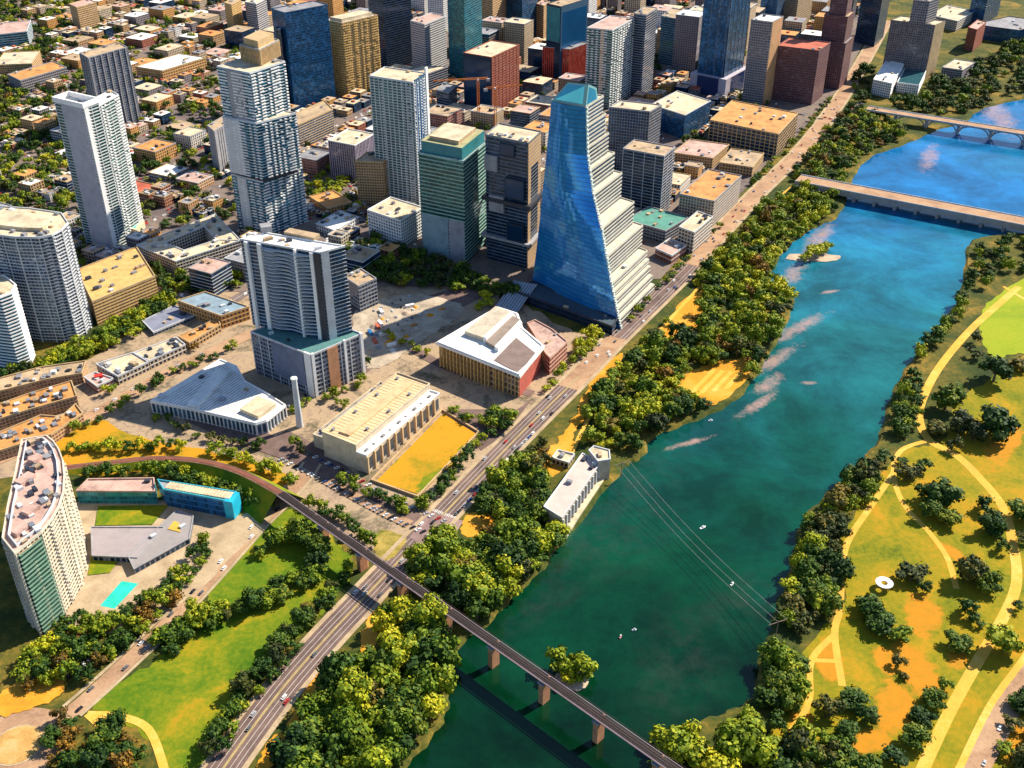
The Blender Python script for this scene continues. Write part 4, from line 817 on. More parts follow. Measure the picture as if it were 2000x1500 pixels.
# teal and blue long buildings near the plaza
z = HT(960, 984); poly = ccw([G(x, y, z) for x, y in [(149, 960), (303, 961), (301, 935), (172, 937)]]); r = mroot('plaza_building', 'long pink-roofed building with teal front facing the plaza', 'building', poly); LM.append(('the teal-fronted building', *poly[0]))
shell(r, poly, 0, z, st(MF('teal_front', (.03, .30, .32), (.03, .20, .26), .92, .8), bay=3, fh=4.5, slab=(.5, .3, TEALP), roof=ROOF_PINK, units=1, sep=True, parm=ROOF_PINK)); FOOT.append((off(poly, 3), z))
z = HT(978, 1010); poly = ccw([G(x, y, z) for x, y in [(440, 979), (320, 957), (308, 938), (462, 962)]]); r = mroot('plaza_building', 'long blue-fronted building with slatted roof right of the teal-fronted one', 'building', poly)
shell(r, poly, 0, z, st(MF('blue_front', (.02, .16, .34), (.015, .10, .26), .92, .8), bay=3, fh=4.5, slab=(.4, .3, BLUEP), roof=ROOF_GREY, units=0, sep=True, parm=M('cyan_trim', (.05, .38, .48)))); FOOT.append((off(poly, 3), z))
a, b = G(330, 950, z), G(450, 970, z); q = MB(); q.box(0, 0, 0, 2.0, 7.5, 1.3, math.atan2((b - a).y, (b - a).x)); mm = q.mesh('roof_slat', ROOF_CREAM)
for i in range(20):
    c_ = a.lerp(b, i / 19); ob = bpy.data.objects.new('roof_slat', mm); C.objects.link(ob); ob.parent = r; ob.location = (c_.x - r['_o'][0], c_.y - r['_o'][1], z + .1)
q = MB(); e = Vector(poly[0]); c_ = G(452, 972, z); q.box(c_.x, c_.y, 0, 7, 12, z + .9, math.atan2((b - a).y, (b - a).x)); q.build('cyan_end', M('cyan_panel', (.02, .42, .60), .4), r)
DECK = M('deck_grey', (.33, .28, .28), var=.12)
r, p, z = LB('low lilac grey parking deck roof on the plaza', [(180, 1086), (178, 1030), (300, 1030), (322, 1030), (268, 1090)], 1096, slow(GL_GREY, DECK, units=0, par=.8, parm=CONC, slab=None), 'parking_deck', 'garage')
r, p, z = LB('diagonal grey flat roof crossing the plaza with a yellow panel', [(262, 1112), (370, 1052), (378, 1008), (346, 996), (250, 1086)], 1122, slow(GL_GREY, M('deck_grey2', (.29, .26, .25), var=.12), units=2, par=.6, parm=CONC, slab=None), 'pavilion')
q = MB(); q.prism(ccw([G(328, 1034, z), G(352, 1040, z), G(350, 1022, z), G(340, 1018, z)]), z, z + .5); q.build('yellow_panel', M('yellow_panel', (.6, .36, .05)), r)
# pool
r = mroot('swimming_pool', 'long turquoise swimming pool beside the curved tower', 'pool', [G(235, 1165)])
q = MB(); q.prism(ccw([G(x, y) for x, y in [(184, 1192), (236, 1126), (284, 1136), (230, 1200)]]), 0, .5); q.build('pool_deck', PAVE, r); q = MB(); q.prism(ccw([G(x, y) for x, y in [(196, 1184), (238, 1136), (270, 1141), (224, 1190)]]), .5, .56); q.build('pool_water', M('pool_water', (.03, .55, .42), .1), r)
r = mroot('swimming_pool', 'small turquoise roof pool by the foot of the tall slim white tower', 'pool', [G(257, 436)]); q = MB(); zz = 9; q.prism(ccw([G(x, y, zz) for x, y in [(236, 440), (252, 420), (282, 430), (268, 450)]]), 0, zz, 0); q.build('pool_deck', ROOF_CREAM, r)
q = MB(); q.prism(ccw([G(x, y, zz) for x, y in [(243, 438), (254, 426), (272, 432), (264, 446)]]), zz, zz + .1); q.build('pool_water', M('pool_water', (.03, .55, .42), .1), r); FOOT.append(([G(236, 450), G(282, 450), G(282, 420), G(236, 420)], 9))
# river-side intake building
z = HT(1030, 1052) + 3; z = 14.
f, l, rr_ = G(1098, 1012, z), G(1062, 990, z), G(1172, 905, z); poly = ccw([f, rr_, rr_ + l - f, l])
r = mroot('intake_building', 'long pale flat-roofed intake building standing on the river edge', 'building', poly); LM.append(('the pale riverside building', *f))
shell(r, poly, -2.5, z, st(M('buff_wall', (.52, .40, .29)), bay=6, fh=z, slab=None, roof=M('roof_rose', (.58, .44, .38), var=.12), units=4, par=.8, parm=CONCW)); FOOT.append((off(poly, 5), z))
a, b = f, rr_; t = b - a; ro = math.atan2(t.y, t.x); n = Vector((t.y, -t.x)).normalized(); q = MB(); q.box(0, 0, 0, 1.1, 1.6, z * .75, ro); mm = q.mesh('buttress', CONCW); q = MB(); q.box(0, 0, 0, 2.2, .3, z * .55, ro); mw = q.mesh('window', M('window_dark', (.05, .07, .09), .25))
for i in range(12):
    for me, u, h_ in ((mm, i / 11.6 + .01, 2), (mw, (i + .5) / 11.6, 3)):
        c_ = a + t * min(u, .99) + n * .5; ob = bpy.data.objects.new(me.name.split('.')[0], me); C.objects.link(ob); ob.parent = r; ob.location = (c_.x - r['_o'][0], c_.y - r['_o'][1], h_)
q = MB(); q.prism(ccw([a - t * .02, b + t * .1, b + t * .1 + n * 4.5, a - t * .02 + n * 4.5]), -2.6, 1.5); q.build('river_ledge', ROOF_CREAM, r)
z3 = 18; pp = ccw([G(x, y, z3) for x, y in [(1168, 902), (1150, 880), (1160, 872), (1190, 880), (1192, 898)]]); shell(r, pp, -2.5, z3, st(M('buff_wall', (.52, .40, .29)), bay=5, fh=z3, slab=None, roof=ROOF_CREAM, units=1, par=1, parm=CONCW))
LB('small pale pump house beside the riverside building', [(1110, 905), (1078, 895), (1090, 880), (1122, 888)], 915, slow(W_CREAM, ROOF_CREAM, units=2))
#CUT3
# ------------------------------------------------------------------ tower crane(s)
def crane(x, y, yt, jl, ja, label):
    c = G(x, y); h = HT(yt, y); r = mroot('tower_crane', label, 'crane', [tuple(c)])
    q = MB(); s = 1.5
    for dx in (-s, s):
        for dy in (-s, s): q.box(c.x + dx, c.y + dy, 0, .7, .7, h)
    for i in range(int(h / 4)):
        z0 = i * 4
        for (x0, y0, x1, y1) in ((-s, -s, s, -s), (s, -s, s, s), (s, s, -s, s), (-s, s, -s, -s)): q.cyl((c.x + x0, c.y + y0, z0), (c.x + x1, c.y + y1, z0 + 4), .25, .25, 4, cap=False)
    q.build('mast', ORANGE, r)
    d = Vector((math.cos(ja), math.sin(ja))); q = MB(); e = c + d * jl; b = c - d * 14
    for oz in (0, 2.4):
        q.cyl((*b, h + oz), (*e, h + oz * .4), .45, .35, 5)
    for i in range(12): p0 = b.lerp(e, i / 12); p1 = b.lerp(e, (i + 1) / 12); q.cyl((*p0, h), (*p1, h + 2.2 * (1 - i / 20)), .2, .2, 4, cap=False)
    q.build('jib', ORANGE, r); q = MB(); q.box(b.x, b.y, h - 3, 5, 4, 3.5, ja); q.build('counterweight', CONC, r); q = MB(); q.box(c.x, c.y, h - 2, 2.6, 2.6, 2.6, ja); q.build('cab', WHITE, r)
crane(935, 245, 155, 62, math.radians(188), 'orange tower crane with a long level jib in front of the brick tower')
crane(968, 250, 172, 40, math.radians(20), 'orange tower crane close to the brick tower, right of the level-jib one')
# ------------------------------------------------------------------ bridges
def bridge(label, a, b, wd, zt, depth, span, arch, mat):
    d = (b - a); L = d.length; t = d / L; n = Vector((-t.y, t.x)); ro = math.atan2(t.y, t.x)
    r = mroot('road_bridge', label, 'bridge', [tuple(a), tuple(b)]); mid = (a + b) / 2
    q = MB(); q.box(mid.x, mid.y, zt - depth, L, wd, depth, ro, bot=True); q.build('deck', mat, r)
    q = MB(); q.box(mid.x, mid.y, zt + .02, L, wd - 5, .05, ro); q.build('carriageway', TRD, r)
    for s in (-1, 1):
        c = mid + n * s * (wd / 2 - .3); q = MB(); q.box(c.x, c.y, zt, L, .5, 1.1, ro); q.build('railing', CONCW, r)
    k = int(L / span)
    for i in range(1, k):
        c = a + t * (L * i / k); q = MB(); q.box(c.x, c.y, -4, 3.2, wd * .85, zt - depth + 4, ro); q.build('pier', CONC, r)
        if arch:
            q = MB(); h = zt - depth + 1
            for j in range(8):
                u0, u1 = j / 8, (j + 1) / 8; f = lambda u: h * (1 - (2 * u - 1) ** 2) ** .5
                p0 = a + t * (L * (i + u0) / k); p1 = a + t * (L * (i + u1) / k)
                for s in (-.38, .38):
                    q.cyl((*(p0 + n * s * wd), f(u0)), (*(p1 + n * s * wd), f(u1)), .9, .9, 6, cap=False)
            q.build('arch_rib', mat, r)
    return r
r = bridge('wide concrete road bridge over the river, nearer of the two', G(1556, 364), G(2240, 498), 25, 11, 7, 24, False, M('bridge_stone', (.36, .31, .29)))
bridge('far road bridge on tall arched piers over the blue water', G(1690, 228), G(2350, 335), 19, 13, 1.6, 42, True, M('bridge_stone', (.36, .31, .29)))
# rail bridge
ZB = 18.0; ra, rb_ = G(548, 963, ZB), G(1360, 1530, ZB); d = rb_ - ra; L = d.length; t = d / L; n = Vector((-t.y, t.x)); ro = math.atan2(t.y, t.x); mid = (ra + rb_) / 2
r = mroot('rail_bridge', 'long straight dark rail bridge crossing road and river on concrete piers', 'bridge', [tuple(ra), tuple(rb_)]); LM.append(('the rail bridge', *G(700, 1090)))
BW = M('bridge_rust', (.045, .026, .022), .7)
q = MB()
for s in (-2.1, 2.1): c = mid + n * s; q.box(c.x, c.y, ZB - 2.6, L, .6, 2.4, ro, bot=True)
q.build('girder', BW, r); q = MB(); q.box(mid.x, mid.y, ZB - .3, L, 4.6, .25, ro, bot=True); q.build('track_bed', M('track_dark', (.03, .02, .02)), r)
for s in (-.75, .75):
    c = mid + n * s; q = MB(); q.box(c.x, c.y, ZB + .15, L, .16, .2, ro); q.build('rail', M('rail_steel', (.12, .08, .07), .5, metal=.3), r)
for s, w_ in ((-3.3, 1.0), (3.1, .5)):
    c = mid + n * s; q = MB(); q.box(c.x, c.y, ZB - .2, L, w_, .25, ro, bot=True); q.build('walkway', M('walkway_grey', (.20, .15, .17)), r)
    c = mid + n * (s * 1.2); q = MB(); q.box(c.x, c.y, ZB + .9, L, .12, .12, ro); q.build('handrail', BW, r)
q = MB(); q.box(0, 0, 0, .35, 3.6, .25, ro); me = q.mesh('sleeper', M('sleeper', (.03, .02, .018)))
for i in range(280):
    c = ra + t * (L * (i + .5) / 280); ob = bpy.data.objects.new('sleeper', me); C.objects.link(ob); ob.parent = r; ob.location = (c.x - r['_o'][0], c.y - r['_o'][1], ZB - .05)
u1, u2 = ((G(966, 1252, ZB) - ra).dot(t)), ((G(1172, 1397, ZB) - ra).dot(t)); stp = (u2 - u1) / 2
i = 0; u = u1 - 9 * stp
PM = M('pier_sunlit_concrete', (.52, .24, .12))  # concrete piers; the orange of the sunlight is put into their colour
while u < L:
    if u > 10:
        c = ra + t * u; q = MB(); q.prism(ccw([c + t * a_ + n * b_ for a_, b_ in ((-1.8, -3.2), (1.8, -3.2), (1.8, 3.2), (0, 5), (-1.8, 3.2))]), -4, ZB - 2.7); q.build('pier', PM, r)
        q = MB(); q.box(c.x, c.y, ZB - 3.2, 4.6, 8, .7, ro, bot=True); q.build('pier_cap', CONC, r)
    u += stp
# embankment and track on land
ec = [(110, 915, 3), (200, 905, 4), (300, 895, 6), (390, 900, 9), (470, 922, 13), (548, 963, 17.7)]
pts = smooth([Vector((*G(x, y, z_), z_)) for x, y, z_ in ec], 8)
def loft(name, mat, w0, w1, dz0, toz, kind=True):
    q = MB(); 
    for i in range(len(pts) - 1):
        A, B2 = pts[i], pts[i + 1]
        ta = (pts[min(i + 1, len(pts) - 1)] - pts[max(0, i - 1)]).xy.normalized(); tb = (pts[min(i + 2, len(pts) - 1)] - pts[i]).xy.normalized()
        na, nb = Vector((-ta.y, ta.x)), Vector((-tb.y, tb.x))
        for s in ((1, -1) if toz else (0,)):
            if toz:
                p = [(*(A.xy + na * s * w0), A.z + dz0), (*(B2.xy + nb * s * w0), B2.z + dz0), (*(B2.xy + nb * s * (w1 + B2.z)), .02), (*(A.xy + na * s * (w1 + A.z)), .02)]
                q.quad(*(p if s < 0 else p[::-1]))
            else: q.quad((*(A.xy - na * w0), A.z + dz0), (*(B2.xy - nb * w0), B2.z + dz0), (*(B2.xy + nb * w0), B2.z + dz0), (*(A.xy + na * w0), A.z + dz0))
    o = q.build(name, mat); o['kind'] = 'structure'
loft('rail_embankment', LAWNG, 3.2, 3, -.05, True); loft('rail_ballast', BALL, 3.2, 0, -.05, False); loft('rail_track', M('rail_brown', (.22, .07, .04)), 1.3, 0, .1, False)
# ------------------------------------------------------------------ cables over the river
a, b = Vector((*G(1215, 905, 14), 14)), Vector((*G(1520, 1215, 12), 12))
r = mroot('power_line', 'three thin pale cables strung across the river', 'power line', [tuple(a)])
for k_ in (-5, 0, 6):
    q = MB(); pp = []
    for i in range(21):
        s = i / 20; p = a.lerp(b, s) + Vector((k_, k_ * .4, 0)); p.z += -6 * math.sin(math.pi * s); pp.append(p)
    for i in range(20): q.cyl(pp[i], pp[i + 1], .11, .11, 4, cap=False)
    q.build('cable', M('cable_pale', (.22, .22, .2)), r)
for nm, e in (('pole', a), ('pole', b)):
    q = MB(); q.cyl((e.x, e.y, 0), (e.x, e.y, e.z + 1), .35, .25, 6); q.box(e.x, e.y, e.z - .2, 14, .4, .4, .4); q.build(nm, M('pole_wood', (.2, .14, .1)), r)
# gazebo ring
c = G(1725, 1148); r = mroot('ring_canopy', 'round white ring-shaped canopy on the south lawn', 'canopy', [tuple(c)])
q = MB(); N_ = 28
for i in range(N_):
    t0, t1 = i * math.tau / N_, (i + 1) * math.tau / N_
    P4 = lambda rr2, tt, z_: (c.x + rr2 * math.cos(tt), c.y + rr2 * math.sin(tt), z_)
    q.quad(P4(2.2, t0, 4.4), P4(5.8, t0, 4.9), P4(5.8, t1, 4.9), P4(2.2, t1, 4.4)); q.quad(P4(5.8, t0, 4.4), P4(5.8, t1, 4.4), P4(5.8, t1, 4.9), P4(5.8, t0, 4.9)); q.quad(P4(2.2, t1, 4), P4(5.8, t1, 4.4), P4(5.8, t0, 4.4), P4(2.2, t0, 4))
q.build('ring_roof', WHITE, r)
for i in range(6):
    q = MB(); tt = i * math.tau / 6; q.cyl(P4(4.6, tt, 0), P4(4.6, tt, 4.4), .18, .18, 6); q.build('post', STEEL, r)
# boats
def boat(x, y, rot, L, label, mat=WHITE):
    c = G(x, y, -2); r = mroot('boat', label, 'boat', [tuple(c)]); q = MB(); W_ = L * .34; out_ = []
    for u, v in ((-.5, -.4), (.15, -.5), (.5, 0), (.15, .5), (-.5, .4)):
        out_.append((c.x + u * L * math.cos(rot) - v * W_ * math.sin(rot), c.y + u * L * math.sin(rot) + v * W_ * math.cos(rot)))
    q.prism(ccw(out_), -2.2, -1.2); q.build('hull', mat, r); q = MB(); q.box(c.x, c.y, -1.2, L * .3, W_ * .6, .9, rot); q.build('cabin', CONCW, r)
for a_ in ((1373, 1031, .6, 5.5, 'white boat alone in midstream beside the cables'), (1430, 1141, .9, 4.5, 'small white boat under the cables near the south bank'), (1388, 822, .3, 4, 'tiny white boat near the bushy north bank point'), (1239, 1231, .3, 3.2, 'small pale boat left of midstream above the islet'), (1212, 1244, 1.1, 3.5, 'small pink boat beside the pale one above the islet')):
    boat(*a_, *([M('boat_pink', (.55, .25, .25))] if 'pink' in a_[4] else []))
# islets
for (x, y, rx, ry) in ((1115, 1330, 11, 8), (1588, 503, 30, 11)):
    c = G(x, y, -2); q = MB(); q.prism([(c.x + rx * math.cos(i * math.tau / 16) * (1 + .12 * math.sin(i * 2.3)), c.y + ry * math.sin(i * math.tau / 16) * (1 + .15 * math.cos(i * 1.9))) for i in range(16)], -2.6, -1.5); o = q.build('islet_ground', SAND); o['kind'] = 'structure'
# ------------------------------------------------------------------ cars
def near(x, y, up=False):
    b_ = min(LM, key=lambda l: (l[1] - x) ** 2 + (l[2] - y) ** 2); p0, p1 = P((x, y)), P((b_[1], b_[2])); dx, dy = p0[0] - p1[0], p0[1] - p1[1]
    w_ = ('right of ' if dx > 0 else 'left of ') if abs(dx) > abs(dy) * 1.3 else ('in front of ' if dy > 0 else 'behind ')
    return w_ + b_[0]
CARC = {'white': (.75, .74, .72), 'silver': (.40, .40, .42), 'black': (.02, .02, .025), 'red': (.42, .03, .02), 'blue': (.03, .07, .22), 'grey': (.13, .13, .14)}
CM = {}
for nme, colr in CARC.items():
    q = MB(); q.box(0, 0, .35, 4.5, 1.85, .65); q.box(0, 0, .3, 3.2, 1.95, .3)
    for x, y in ((-1.4, -.8), (1.4, -.8), (-1.4, .8), (1.4, .8)): q.cyl((x, y - .15, .35), (x, y + .15, .35), .35, .35, 8, mi=1)
    q.v += [(-1.7, -.8, 1.0), (1.0, -.8, 1.0), (1.0, .8, 1.0), (-1.7, .8, 1.0), (-1.2, -.65, 1.5), (.4, -.65, 1.5), (.4, .65, 1.5), (-1.2, .65, 1.5)]; b0 = len(q.v) - 8
    for f_, mi in (((0, 1, 5, 4), 1), ((1, 2, 6, 5), 1), ((2, 3, 7, 6), 1), ((3, 0, 4, 7), 1), ((4, 5, 6, 7), 0)): q.f.append(tuple(b0 + k for k in f_)); q.m.append(mi); q.u.append([(0, 0)] * 4)
    CM[nme] = q.mesh('parked_car', [M('car_' + nme, colr, .3, var=.03), M('car_glass', (.02, .025, .03), .15)])
ncar = 0; rc = random.Random(5)
def car(p, ang, z, what):
    global ncar
    nme = rc.choices(list(CARC), [5, 4, 4, 1.3, 1.5, 3])[0]; o = bpy.data.objects.new('car', CM[nme]); C.objects.link(o); o.location = (p[0], p[1], z); o.rotation_euler = (0, 0, ang); ncar += 1
    tag(o, f'{nme} car {what}', 'car', 'cars ' + what)
def along(px, shift, gap, z, what, jit=1.0, perp=0, lo=0, hi=1):
    pts_ = smooth([G(*p) for p in px], 6); L_, R_2 = ribbon_pts(pts_, abs(shift) * 2); pts_ = L_ if shift > 0 else R_2; acc = 0; nx = rc.uniform(2, gap); tot = sum((pts_[i + 1] - pts_[i]).length for i in range(len(pts_) - 1)); run = 0
    for i in range(len(pts_) - 1):
        s = (pts_[i + 1] - pts_[i]); Ls = s.length
        while nx < run + Ls:
            if lo < nx / tot < hi: car(pts_[i] + s * ((nx - run) / Ls), math.atan2(s.y, s.x) + perp, z, what)
            nx += gap * rc.uniform(.7, 1 + jit)
        run += Ls
for s_ in (-8, -4.8, -1.7, 1.7, 5, 8): along(CC[2:20], s_, 75 if abs(s_) < 3 else 48, .16, 'driving on the riverside road', 1.5)
along(CC[7:11], -8.4, 6.5, .16, 'queued on the riverside road', .5, lo=.1, hi=.8)
along(ST[:5], 9, 4.2, .2, 'parked along the tree-lined street', .5, 1.2); along(ST[:5], -9, 5, .2, 'parked along the tree-lined street', .6, 1.2)
along(RD2[2:8], 3, 26, .14, 'on the plaza road'); along(RD2[2:8], -3, 22, .14, 'on the plaza road')
along([(150, 1345), (215, 1295)], 12, 4.2, .2, 'parked in bays by the plaza road', .3, 1.3)
along([(300, 700), (400, 655), (480, 625)], 4, 6, .2, 'parked behind the fan-shaped hall', .8, 1.2); along([(565, 800), (640, 750), (720, 700)], 3, 5, .2, 'parked by the cream power hall', .5, 1.2)
along([(1950, 1400), (1905, 1500)], 3, 16, .16, 'on the south bank road'); along([(-60, 925), (60, 870), (180, 812), (300, 745), (420, 685)], 4, 20, .14, 'on the rail street'); along([(-60, 925), (60, 870), (180, 812), (300, 745), (420, 685)], -4, 24, .14, 'on the rail street')
ribbon('south_road', [(2080, 1240), (2010, 1320), (1960, 1400), (1890, 1530)], 14, .12, TRD); ribbon('pavement', [(2040, 1230), (1990, 1300), (1930, 1385), (1860, 1530)], 4, .2, PATHM)
for i in range(6): along([(610 + i * 19, 468 - i * 6), (680 + i * 8, 440 - i * 7)], 0.01, 5, .12, 'in the lot by the white gridded block', .7, 1.2)
for i in range(4): along([(720 + i * 16, 612 + i * 9), (800 + i * 14, 580 + i * 8)], .01, 7, .12, 'parked on the building site', 1.2, 1.0)
# ------------------------------------------------------------------ city blocks behind
BFILL = [(-700, -120), (2300, -120), (2300, -40), (1760, -20), (1690, 80), (1600, 205), (1500, 300), (1420, 395), (1340, 480), (1285, 540), (1040, 545), (900, 520), (700, 545), (560, 520), (470, 560), (340, 560), (300, 520), (160, 520), (-100, 560), (-700, 600)]
bf = [G(x, y) for x, y in BFILL]
ang = math.radians(27); ea = Vector((math.sin(ang), math.cos(ang))); eb = Vector((-math.cos(ang), math.sin(ang)))
rf = random.Random(11); org = G(1180, 560); PITB = 106.
def free(poly, ctr, mrg=0):
    for f_, z_ in FOOT:
        if inside(ctr, f_): return False
        for p in poly:
            if inside(p, f_): return False
        if inside(f_[0], poly) or inside(f_[len(f_) // 2], poly): return False
    return True
walls = {'tan': W_TAN, 'cream': W_CREAM, 'brick': W_BRICK, 'white': W_WHITE, 'grey': W_GREY, 'orange': W_ORANGE, 'dark': GL_DARK}
roofs = {'tan': ROOF_TAN, 'cream': ROOF_CREAM, 'white': ROOF_WHITE, 'grey': ROOF_GREY, 'orange': ROOF_ORANGE, 'red': ROOF_RED, 'pink': ROOF_PINK}
lots = []; tree_spots = []; pav = MB()
CCpts = smooth([G(*p) for p in CC], 3)
def nearCC(p, d): return any((p - c_).length < d for c_ in CCpts)
for i in range(-14, 36):
    for j in range(-16, 30):
        o_ = org + ea * (i * PITB) + eb * (j * PITB); ctr = o_ + (ea + eb) * (PITB / 2)
        if not inside(ctr, bf): continue
        x, y = P(ctr)
        if nearCC(ctr, 52): continue
        bl = ccw([o_ + ea * 9 + eb * 9, o_ + ea * 97 + eb * 9, o_ + ea * 97 + eb * 97, o_ + ea * 9 + eb * 97]); pav.prism(bl, -.3, .13)
        sub = x < 480 and y < 480
        n_ = 3 if (x < 140 or y < 20) else 2; cell = 88 / n_
        for a_ in range(n_):
            for b_ in range(n_):
                p0 = o_ + ea * (9 + a_ * cell + 2) + eb * (9 + b_ * cell + 2); cw = cell - 4
                tp_ = rf.random(); forest = sub and (x < 120 or rf.random() < .12)
                if tp_ < (.70 if forest else .16):
                    for _ in range(7 if forest else 4): tree_spots.append((p0 + ea * rf.uniform(0, cw) + eb * rf.uniform(0, cw), rf.uniform(3.5, 6.5)))
                    continue
                if tp_ < .20 and not sub:
                    tree_spots.append((p0 + ea * cw / 2 + eb * cw / 2, 5)); continue
                def putlot(pc, cw_x, cw_y, lv):
                    sx_, sy_ = cw_x * rf.uniform(.72, 1.0), cw_y * rf.uniform(.72, 1.0); h_ = rf.choice([6, 8, 10, 14, 18]) if sub else rf.choice([9, 12, 16, 20, 26, 32]) * (rf.choice([1.2, 2, 3]) if y < 150 and 560 < x < 1650 and lv == 0 else 1); h_ = min(h_, sx_ * (.9 if lv else 2.4), sy_ * (.9 if lv else 2.4))
                    pa = pc + ea * rf.uniform(0, cw_x - sx_) + eb * rf.uniform(0, cw_y - sy_); poly = ccw([pa, pa + ea * sx_, pa + ea * sx_ + eb * sy_, pa + eb * sy_]); mid_ = pa + ea * sx_ / 2 + eb * sy_ / 2
                    split = lv < 2 and rf.random() < (.30 if lv == 0 else .08)
                    if split or not free(poly, mid_):
                        if lv < 2:
                            for qa in range(2):
                                for qb in range(2): putlot(pc + ea * qa * (cw_x / 2 + .5) + eb * qb * (cw_y / 2 + .5), cw_x / 2 - 1, cw_y / 2 - 1, lv + 1)
                        elif free([mid_], mid_) and rf.random() < .5: tree_spots.append((mid_, rf.uniform(3, 4.5)))
                        return
                    lots.append((pa.length - h_ * 8 - sx_ * 6, poly, h_, rf.choices(list(walls), [4, 3, 2, 1.5, 3, 2, 2 if sub else 7])[0], rf.choices(list(roofs), [5, 4, 3, 2, 3, .7, 2])[0]))
                putlot(p0, cw, cw, 0)
                for _ in range(4 if sub else 3): tree_spots.append((p0 + ea * rf.choice([-3, cw + 2]) + eb * rf.uniform(0, cw), rf.uniform(3, 5)))
o = pav.build('pavement', BLOCKM); o['kind'] = 'structure'
# streets of the grid
gs = MB(); gl = MB(); dc = [MB() for _ in range(4)]
for i in range(-14, 36):
    for j in range(-16, 30):
        o_ = org + ea * (i * PITB) + eb * (j * PITB)
        if not inside(o_ + (ea + eb) * (PITB / 2), bf): continue
        for d_, n_ in ((ea, eb), (eb, ea)):
            a_ = o_ - d_ * 6; b_ = o_ + d_ * (PITB - 6); w_ = n_ * 6
            gs.prism(ccw([a_ - w_, b_ - w_, b_ + w_, a_ + w_]), .0, .30 if d_ is ea else .315)
            gl.prism(ccw([a_ + d_ * 14 - n_ * .2, b_ - n_ * .2, b_ + n_ * .2, a_ + d_ * 14 + n_ * .2]), .28, .34)
            for s_ in (-4.6, -1.8, 1.8, 4.6):
                for k_ in range(rf.randint(0, 7)):
                    c_ = a_ + d_ * rf.uniform(14, PITB) + n_ * s_; ra_ = math.atan2(d_.y, d_.x); m_ = rf.randrange(4)
                    if free([c_], c_): dc[m_].box(c_.x, c_.y, .32, 4.4, 1.8, .8, ra_); dc[m_].box(c_.x, c_.y, 1.1, 2.4, 1.6, .55, ra_)
o = gs.build('city_street', MG('city_asphalt', [(.35, (.11, .085, .085)), (.5, (.17, .13, .12)), (.66, (.25, .19, .16))], .03, 6, .4)); o['kind'] = 'structure'
o = gl.build('centre_line', M('lane_paint', (.6, .56, .5))); o['kind'] = 'structure'
for q, mt_, cn_ in zip(dc, (WHITE, STEEL, DARK, M('car_red', (.42, .03, .02))), ('white', 'grey', 'black', 'red')):
    o = q.build('distant_cars', mt_, kind='stuff'); tag(o, f'{cn_} cars scattered along the streets of the city blocks', 'cars')
sheet('street_grid', [(-700, -110), (1740, -110), (1700, 60), (1640, 170), (1560, 262), (1440, 385), (1290, 545), (1040, 560), (700, 560), (340, 575), (-300, 640)], .02, CITY, sm=False)
lots.sort(key=lambda l: l[0]); rest = MB(); restm = []; ncity = 0
lotskin = list(walls.values()) + list(roofs.values())
def lot_mesh(q, poly, h_, wi_, ri_, rnd):
    k = len(poly); nf = max(1, round(h_ / 3.6))
    for i in range(k):
        a, b = Vector(poly[i]), Vector(poly[(i + 1) % k]); nb = max(1, round((b - a).length / 3.8)); u0 = rnd.randint(0, 900)
        q.quad((*a, 0), (*b, 0), (*b, h_), (*a, h_), wi_, ((u0, 0), (u0 + nb, 0), (u0 + nb, nf), (u0, nf)))
rl = random.Random(2)
for k_, (d_, poly, h_, wn_, rn_) in enumerate(lots):
    if k_ < 290:
        c_ = (sum(p[0] for p in poly) / 4, sum(p[1] for p in poly) / 4)
        r = mroot('city_building', f'{"low" if h_ < 10 else "taller"} {wn_}-walled building with {rn_} roof {near(*c_)}', 'building', poly, group='ordinary buildings of the city blocks'); ncity += 1
        q = MB(); lot_mesh(q, poly, h_, 0, 0, rl); q.build('wall', walls[wn_], r)
        q = MB(); q.band(poly, .25, h_ - .1, h_ + .9, inner=.4); q.build('parapet', rl.choice([CONC, CONCW, TANW]), r); q = MB(); q.ngon([(*p, h_ + .02) for p in poly]); q.build('roof', roofs[rn_], r)
        if h_ > 9:
            q = MB()
            for f_ in range(1, max(2, round(h_ / 3.6))): q.band(poly, .25, f_ * 3.6 - .3, f_ * 3.6 + .25)
            q.build('floor_bands', rl.choice([CONC, CONCW, TANW]), r, kind='stuff')
        for _ in range(rl.randint(1, 5)):
            a, b, cc_ = Vector(poly[0]), Vector(poly[1]), Vector(poly[3]); p = a + (b - a) * rl.uniform(.15, .85) + (cc_ - a) * rl.uniform(.15, .85)
            q = MB(); q.box(p.x, p.y, h_ + .02, rl.uniform(2, 6), rl.uniform(2, 5), rl.uniform(1, 3), -ang); q.build('roof_unit', rl.choice([STEEL, CONCW, ROOF_GREY, DARK, ROOF_TAN]), r)
    else:
        lot_mesh(rest, poly, h_, list(walls).index(wn_), 0, rl); rest.ngon([(*p, h_) for p in poly], 7 + list(roofs).index(rn_)); rest.box(poly[0][0] * .5 + poly[2][0] * .5, poly[0][1] * .5 + poly[2][1] * .5, h_, 5, 4, 2, -ang, 7 + rl.randrange(7))
o = rest.build('distant_buildings', lotskin, kind='stuff'); tag(o, 'mass of small distant buildings filling the far city blocks', 'buildings')
